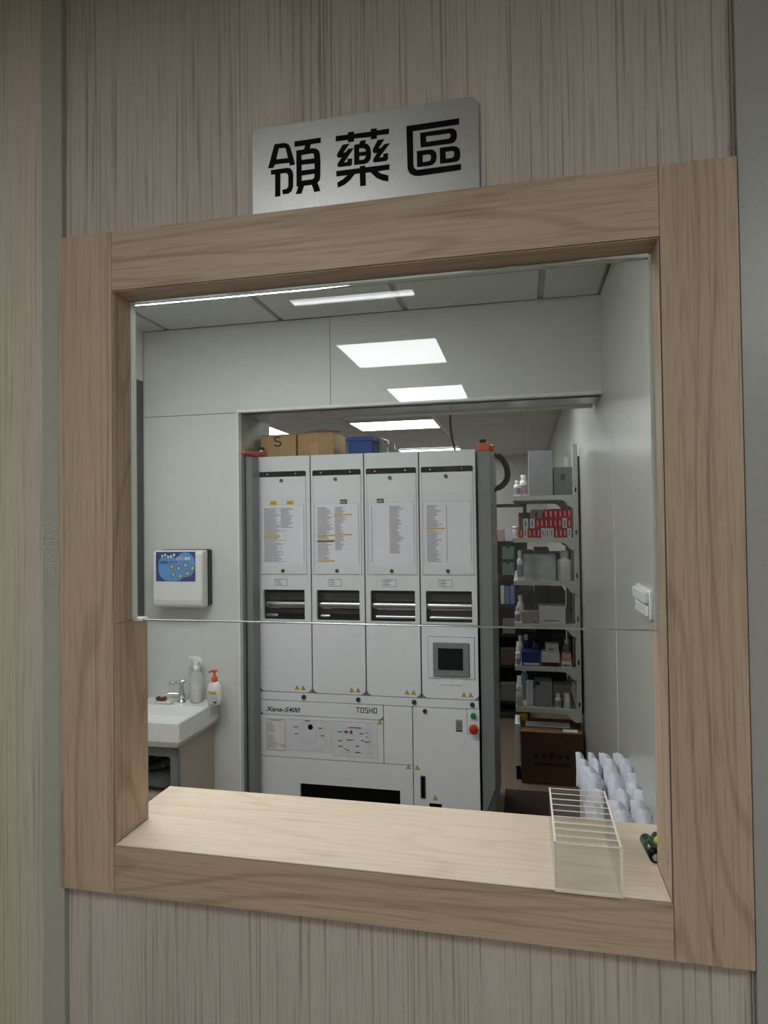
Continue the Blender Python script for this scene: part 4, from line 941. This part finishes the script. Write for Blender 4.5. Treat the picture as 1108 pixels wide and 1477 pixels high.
# shelf 2: three tiers of small cartons
z = SH[1]
T1 = [('r',748.5,755),('w',755,761.3),('r',761.5,767.6),('r',767.8,774),('r',774.2,780),('w',780.5,786.6),('w',786.8,793),('w',793.2,799),('r',800,806),('r',806.2,812),('r',812.2,818),('w',818.5,824.5)]
T2 = [('w',754.5,762.3),('w',764.5,771.5),('r',772.5,778.6),('r',778.8,785),('r',785.2,791.5),('r',791.7,798),('r',798.2,804.5),('r',804.7,811),('w',811.3,818),('r',818.4,824.5)]
T3 = [('g',765,783),('r',784.5,791),('r',791.2,798),('r',798.2,805),('r',805.2,811.6),('r',811.8,818),('r',818.2,824.5)]
zt = z
for tn, T, vv in (('bottom', T1, (761, 775)), ('middle', T2, (746, 760)), ('top', T3, (732, 745))):
    zn = zt
    for c, u0, u1 in T:
        mm = {'r': rbx, 'w': wbx, 'g': gbx}[c]; cn = {'r': 'red', 'w': 'white', 'g': 'grey'}[c]
        _, q = good_box(u0, u1, *vv, zt, mm, 'small %s medicine carton in the %s tier of the red cartons' % (cn, tn), group='%s cartons in the %s tier' % (cn, tn), print_m={'r': pr, 'w': prd, 'g': prd}[c], band=(.38,.58,.2,.8))
        zn = max(zn, q)
    zt = zn
good_bottle(743.5, 757, 774, .021, z, plast, 'white bottle in front of the red medicine cartons', neck=.8)
# shelf 3
z = SH[2]
good_bottle(750, 793, 836, .019, z, plast, 'slim white bottle with a grey label beside the frosted bin', lab=greylab, y=YR+.03)
t, _ = good_box(755, 802, 798, 835, z, frost, 'frosted plastic bin on the third shelf', dep=.25, name='frosted_bin', y=YR+.015); t['category'] = 'bin'
good_bottle(814, 792, 835, .047, z, plast, 'big white round shouldered jar at the wall end of the third shelf', y=YR+.06, neck=.5, name='medicine_jar')
good_bottle(790, 805, 834, .03, z, plast, 'white bottle standing behind the frosted bin', y=YR+.33)
# shelf 4
z = SH[3]
good_bottle(746.5, 872, 895, .018, z, plast, 'small white bottle at the open end of the fourth shelf', y=YR+.03, lab=greylab)
good_bottle(751, 858, 895, .022, z, plast, 'tall white bottle behind the taupe carton', y=YR+.12)
good_box(752.5, 776.5, 878, 895, z, tbx, 'low taupe carton on the fourth shelf', print_m=prd, band=(.65,.92,.1,.2))
good_box(777.5, 816, 872, 897, z, wbx, 'white carton with blue grey printing on the fourth shelf', print_m=prd, band=(.2,.75,.15,.2), dep=.14)
_, q = good_box(772, 790, 858, 878, z, mat('carton_teal', (52,72,72), .5), 'dark teal carton at the back of the fourth shelf', y=YR+.2)
good_box(794, 816, 856, 878, z, gbx, 'grey carton at the back of the fourth shelf', y=YR+.2)
# shelf 5
z = SH[4]
_, q = good_box(752.5, 779.5, 936, 957, z, bbx, 'dark blue carton with white marks on the fifth shelf', print_m=wbx, band=(.1,.95,.08,.22))
good_box(781, 807.5, 936, 957, z, wbx, 'white carton with a dark red base on the fifth shelf', print_m=mat('maroon', (70,20,24), .5), band=(.02,.98,.02,.3))
z5 = z + (px(795, 936, Y=YR+.012).z-px(795, 957, Y=YR+.012).z)
good_box(787, 806, 924, 935.5, z5, mat('carton_pale_green', (172,184,166), .5), 'pale green carton stacked on the white carton', print_m=inkd, band=(.25,.6,.3,.42), dep=.08)
good_box(810, 824.5, 949, 958, z, wbx, 'little white carton under the orange striped one', print_m=prd, band=(.15,.85,.2,.4), dep=.08)
z6 = z + (px(817, 949, Y=YR+.012).z-px(817, 958, Y=YR+.012).z)
good_box(810.5, 824, 938, 948.5, z6, mat('carton_peach', (196,160,140), .5), 'little peach carton with an orange stripe on the fifth shelf', print_m=orange, band=(.1,.9,.2,.3), dep=.08)
good_bottle(747.5, 938, 957, .0175, z, plast, 'white bottle at the open end of the fifth shelf', y=YR+.028, lab=greylab, neck=.85)
good_bottle(751, 920, 957, .02, z, plast, 'taller white bottle at the back of the fifth shelf', y=YR+.15)
good_bottle(759, 918, 956, .022, z, mat('blue_dark_bottle', (40,54,96), .4), 'dark blue bottle with a white cap behind the blue carton', y=YR+.17)
good_bottle(774, 922, 956, .024, z, mat('blue_dark_bottle2', (52,70,110), .4), 'second dark blue bottle behind the blue carton', y=YR+.18, cap=black)
good_bottle(818, 922, 956, .026, z, mat('grey_bottle', (130,132,138), .4), 'grey bottle behind the peach carton', y=YR+.16)
# shelf 6
z = SH[5]
good_bottle(749.5, 987, 1017, .022, z, mat('amber_white', (206,200,188), .35), 'cream bottle with a white cap on the lowest shelf', y=YR+.03, neck=.8)
good_bottle(765, 982, 1016, .027, z, plast, 'plain white jar on the lowest shelf', y=YR+.09, neck=.85)
good_box(771.5, 797, 982, 1017, z, mat('carton_grey_light', (150,152,158), .5), 'grey carton with a blue corner on the lowest shelf', print_m=bbx, band=(.0,.3,.85,1.), dep=.12, y=YR+.06)
good_box(798, 824, 988, 1018, z, tbx, 'taupe carton at the wall end of the lowest shelf', dep=.1, y=YR+.09)
good_bottle(805, 998, 1019, .02, z, plast, 'small white bottle in front of the taupe carton', y=YR+.03, lab=greylab)
good_bottle(818, 997, 1019, .022, z, plast, 'wider white bottle beside the small one on the lowest shelf', y=YR+.035, neck=.8)
good_bottle(757, 965, 1016, .024, z, mat('pale_blue', (150,170,190), .4), 'pale blue bottle at the back of the lowest shelf', y=YR+.2)

# cartons deeper on the shelves
rg = random.Random(11)
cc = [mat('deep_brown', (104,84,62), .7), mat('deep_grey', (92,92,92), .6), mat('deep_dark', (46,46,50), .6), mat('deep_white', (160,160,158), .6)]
ON = ('first', 'second', 'third', 'fourth', 'fifth', 'sixth')
for i in range(1, 6):
    x = xs0+.02
    for k, wn in enumerate(('open', 'middle', 'wall')):
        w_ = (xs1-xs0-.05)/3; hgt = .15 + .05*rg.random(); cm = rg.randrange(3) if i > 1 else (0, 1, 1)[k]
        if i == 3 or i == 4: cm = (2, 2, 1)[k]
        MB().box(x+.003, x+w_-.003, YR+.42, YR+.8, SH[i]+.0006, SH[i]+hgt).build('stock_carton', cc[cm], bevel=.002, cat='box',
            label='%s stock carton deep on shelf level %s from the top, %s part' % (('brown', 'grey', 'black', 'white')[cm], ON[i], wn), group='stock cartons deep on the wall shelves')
        x += w_
# ------------------------------------------------------------------ dark storage shelves in the rear room
YK = 4.6
dk = mat('dark_shelf', (34,32,32), .5)
du = thing('dark_shelf_unit', (-.3, YK+.2, 0), 'dark storage shelf unit in the rear room behind the machine', 'shelf unit')
ux0, ux1 = -.95, -.02
lev = [px(728, v, Y=YK).z for v in (727, 781, 832, 872, 915, 960, 1012)]
for xx in (ux0, ux1-.03):
    for yy in (YK, YK+.37): MB().box(xx, xx+.03, yy, yy+.03, 0, lev[0]).build('post', dk, du)
for zz in lev + [.08]: MB().box(ux0, ux1, YK, YK+.4, zz-.02, zz).build('shelf', dk, du)
MB().box(ux0, ux1, YK+.392, YK+.4, .08, lev[1]).build('back_panel', mat('shelf_back', (52,46,40), .7), du)
def far_box(u0, u1, v0, li, m, label, group=None, dep=.12, y=YK+.02, cat='box', name='storage_box'):
    z = lev[li]; x0, x1 = px(u0, v0, Y=y).x, px(u1, v0, Y=y).x
    o = MB().box(x0, x1, y, y+dep, z+.0006, px(u0, v0, Y=y).z).build(name, m, label=label, cat=cat, group=group, bevel=.003); return o
tg = mat('drawer_green', (96,128,120), .35)
for li, v0, w_ in ((2, 812, 'lower'), (1, 0, 'upper')): pass
dz = lev[2]; x0, x1 = px(723, 800, Y=YK).x, px(743, 800, Y=YK).x
dr = thing('drawer_unit', ((x0+x1)/2, YK+.1, dz), 'small unit of two pale green drawers on the dark shelf', 'drawer unit')
MB().box(x0, x1, YK+.012, YK+.2, dz+.0006, lev[1]-.03).build('drawer_body', dk, dr)
hh = (lev[1]-.03-dz)/2
for k in range(2):
    d_ = MB().box(x0+.008, x1-.008, YK+.002, YK+.012, dz+hh*k+.012, dz+hh*(k+1)-.012).build('drawer', tg, dr, bevel=.002)
    MB().box((x0+x1)/2-.012, (x0+x1)/2+.008, YK-.004, YK+.003, dz+hh*(k+1)-.026, dz+hh*(k+1)-.013).build('drawer_pull', black, d_)
bw = mat('carton_bluewhite', (110,130,176), .5)
far_box(722, 727.5, 845, 3, wbx, 'narrow white carton on the dark shelf in the rear room')
far_box(728.5, 734.5, 846, 3, bw, 'pale blue carton on the dark shelf in the rear room', 'pale blue cartons on the dark shelf')
far_box(735.5, 742, 845, 3, bw, 'pale blue carton on the dark shelf in the rear room', 'pale blue cartons on the dark shelf')
far_box(725, 743, 893, 4, mat('carton_dull', (120,118,116), .6), 'dull grey carton on a low dark shelf in the rear room')
far_box(722, 744, 935, 5, mat('bag_brown', (92,80,68), .7), 'brown parcel on a low dark shelf in the rear room', cat='parcel', name='parcel')
far_box(722, 745, 985, 6, mat('clear_tub', (120,116,106), .25), 'dull glossy tub on the lowest dark shelf in the rear room', cat='tub', name='tub')
far_box(716, 727, 764, 1, mat('carton_pink', (190,160,156), .5), 'pinkish carton on the upper dark shelf in the rear room')
far_box(729, 739, 760, 1, wbx, 'white carton on the upper dark shelf in the rear room')
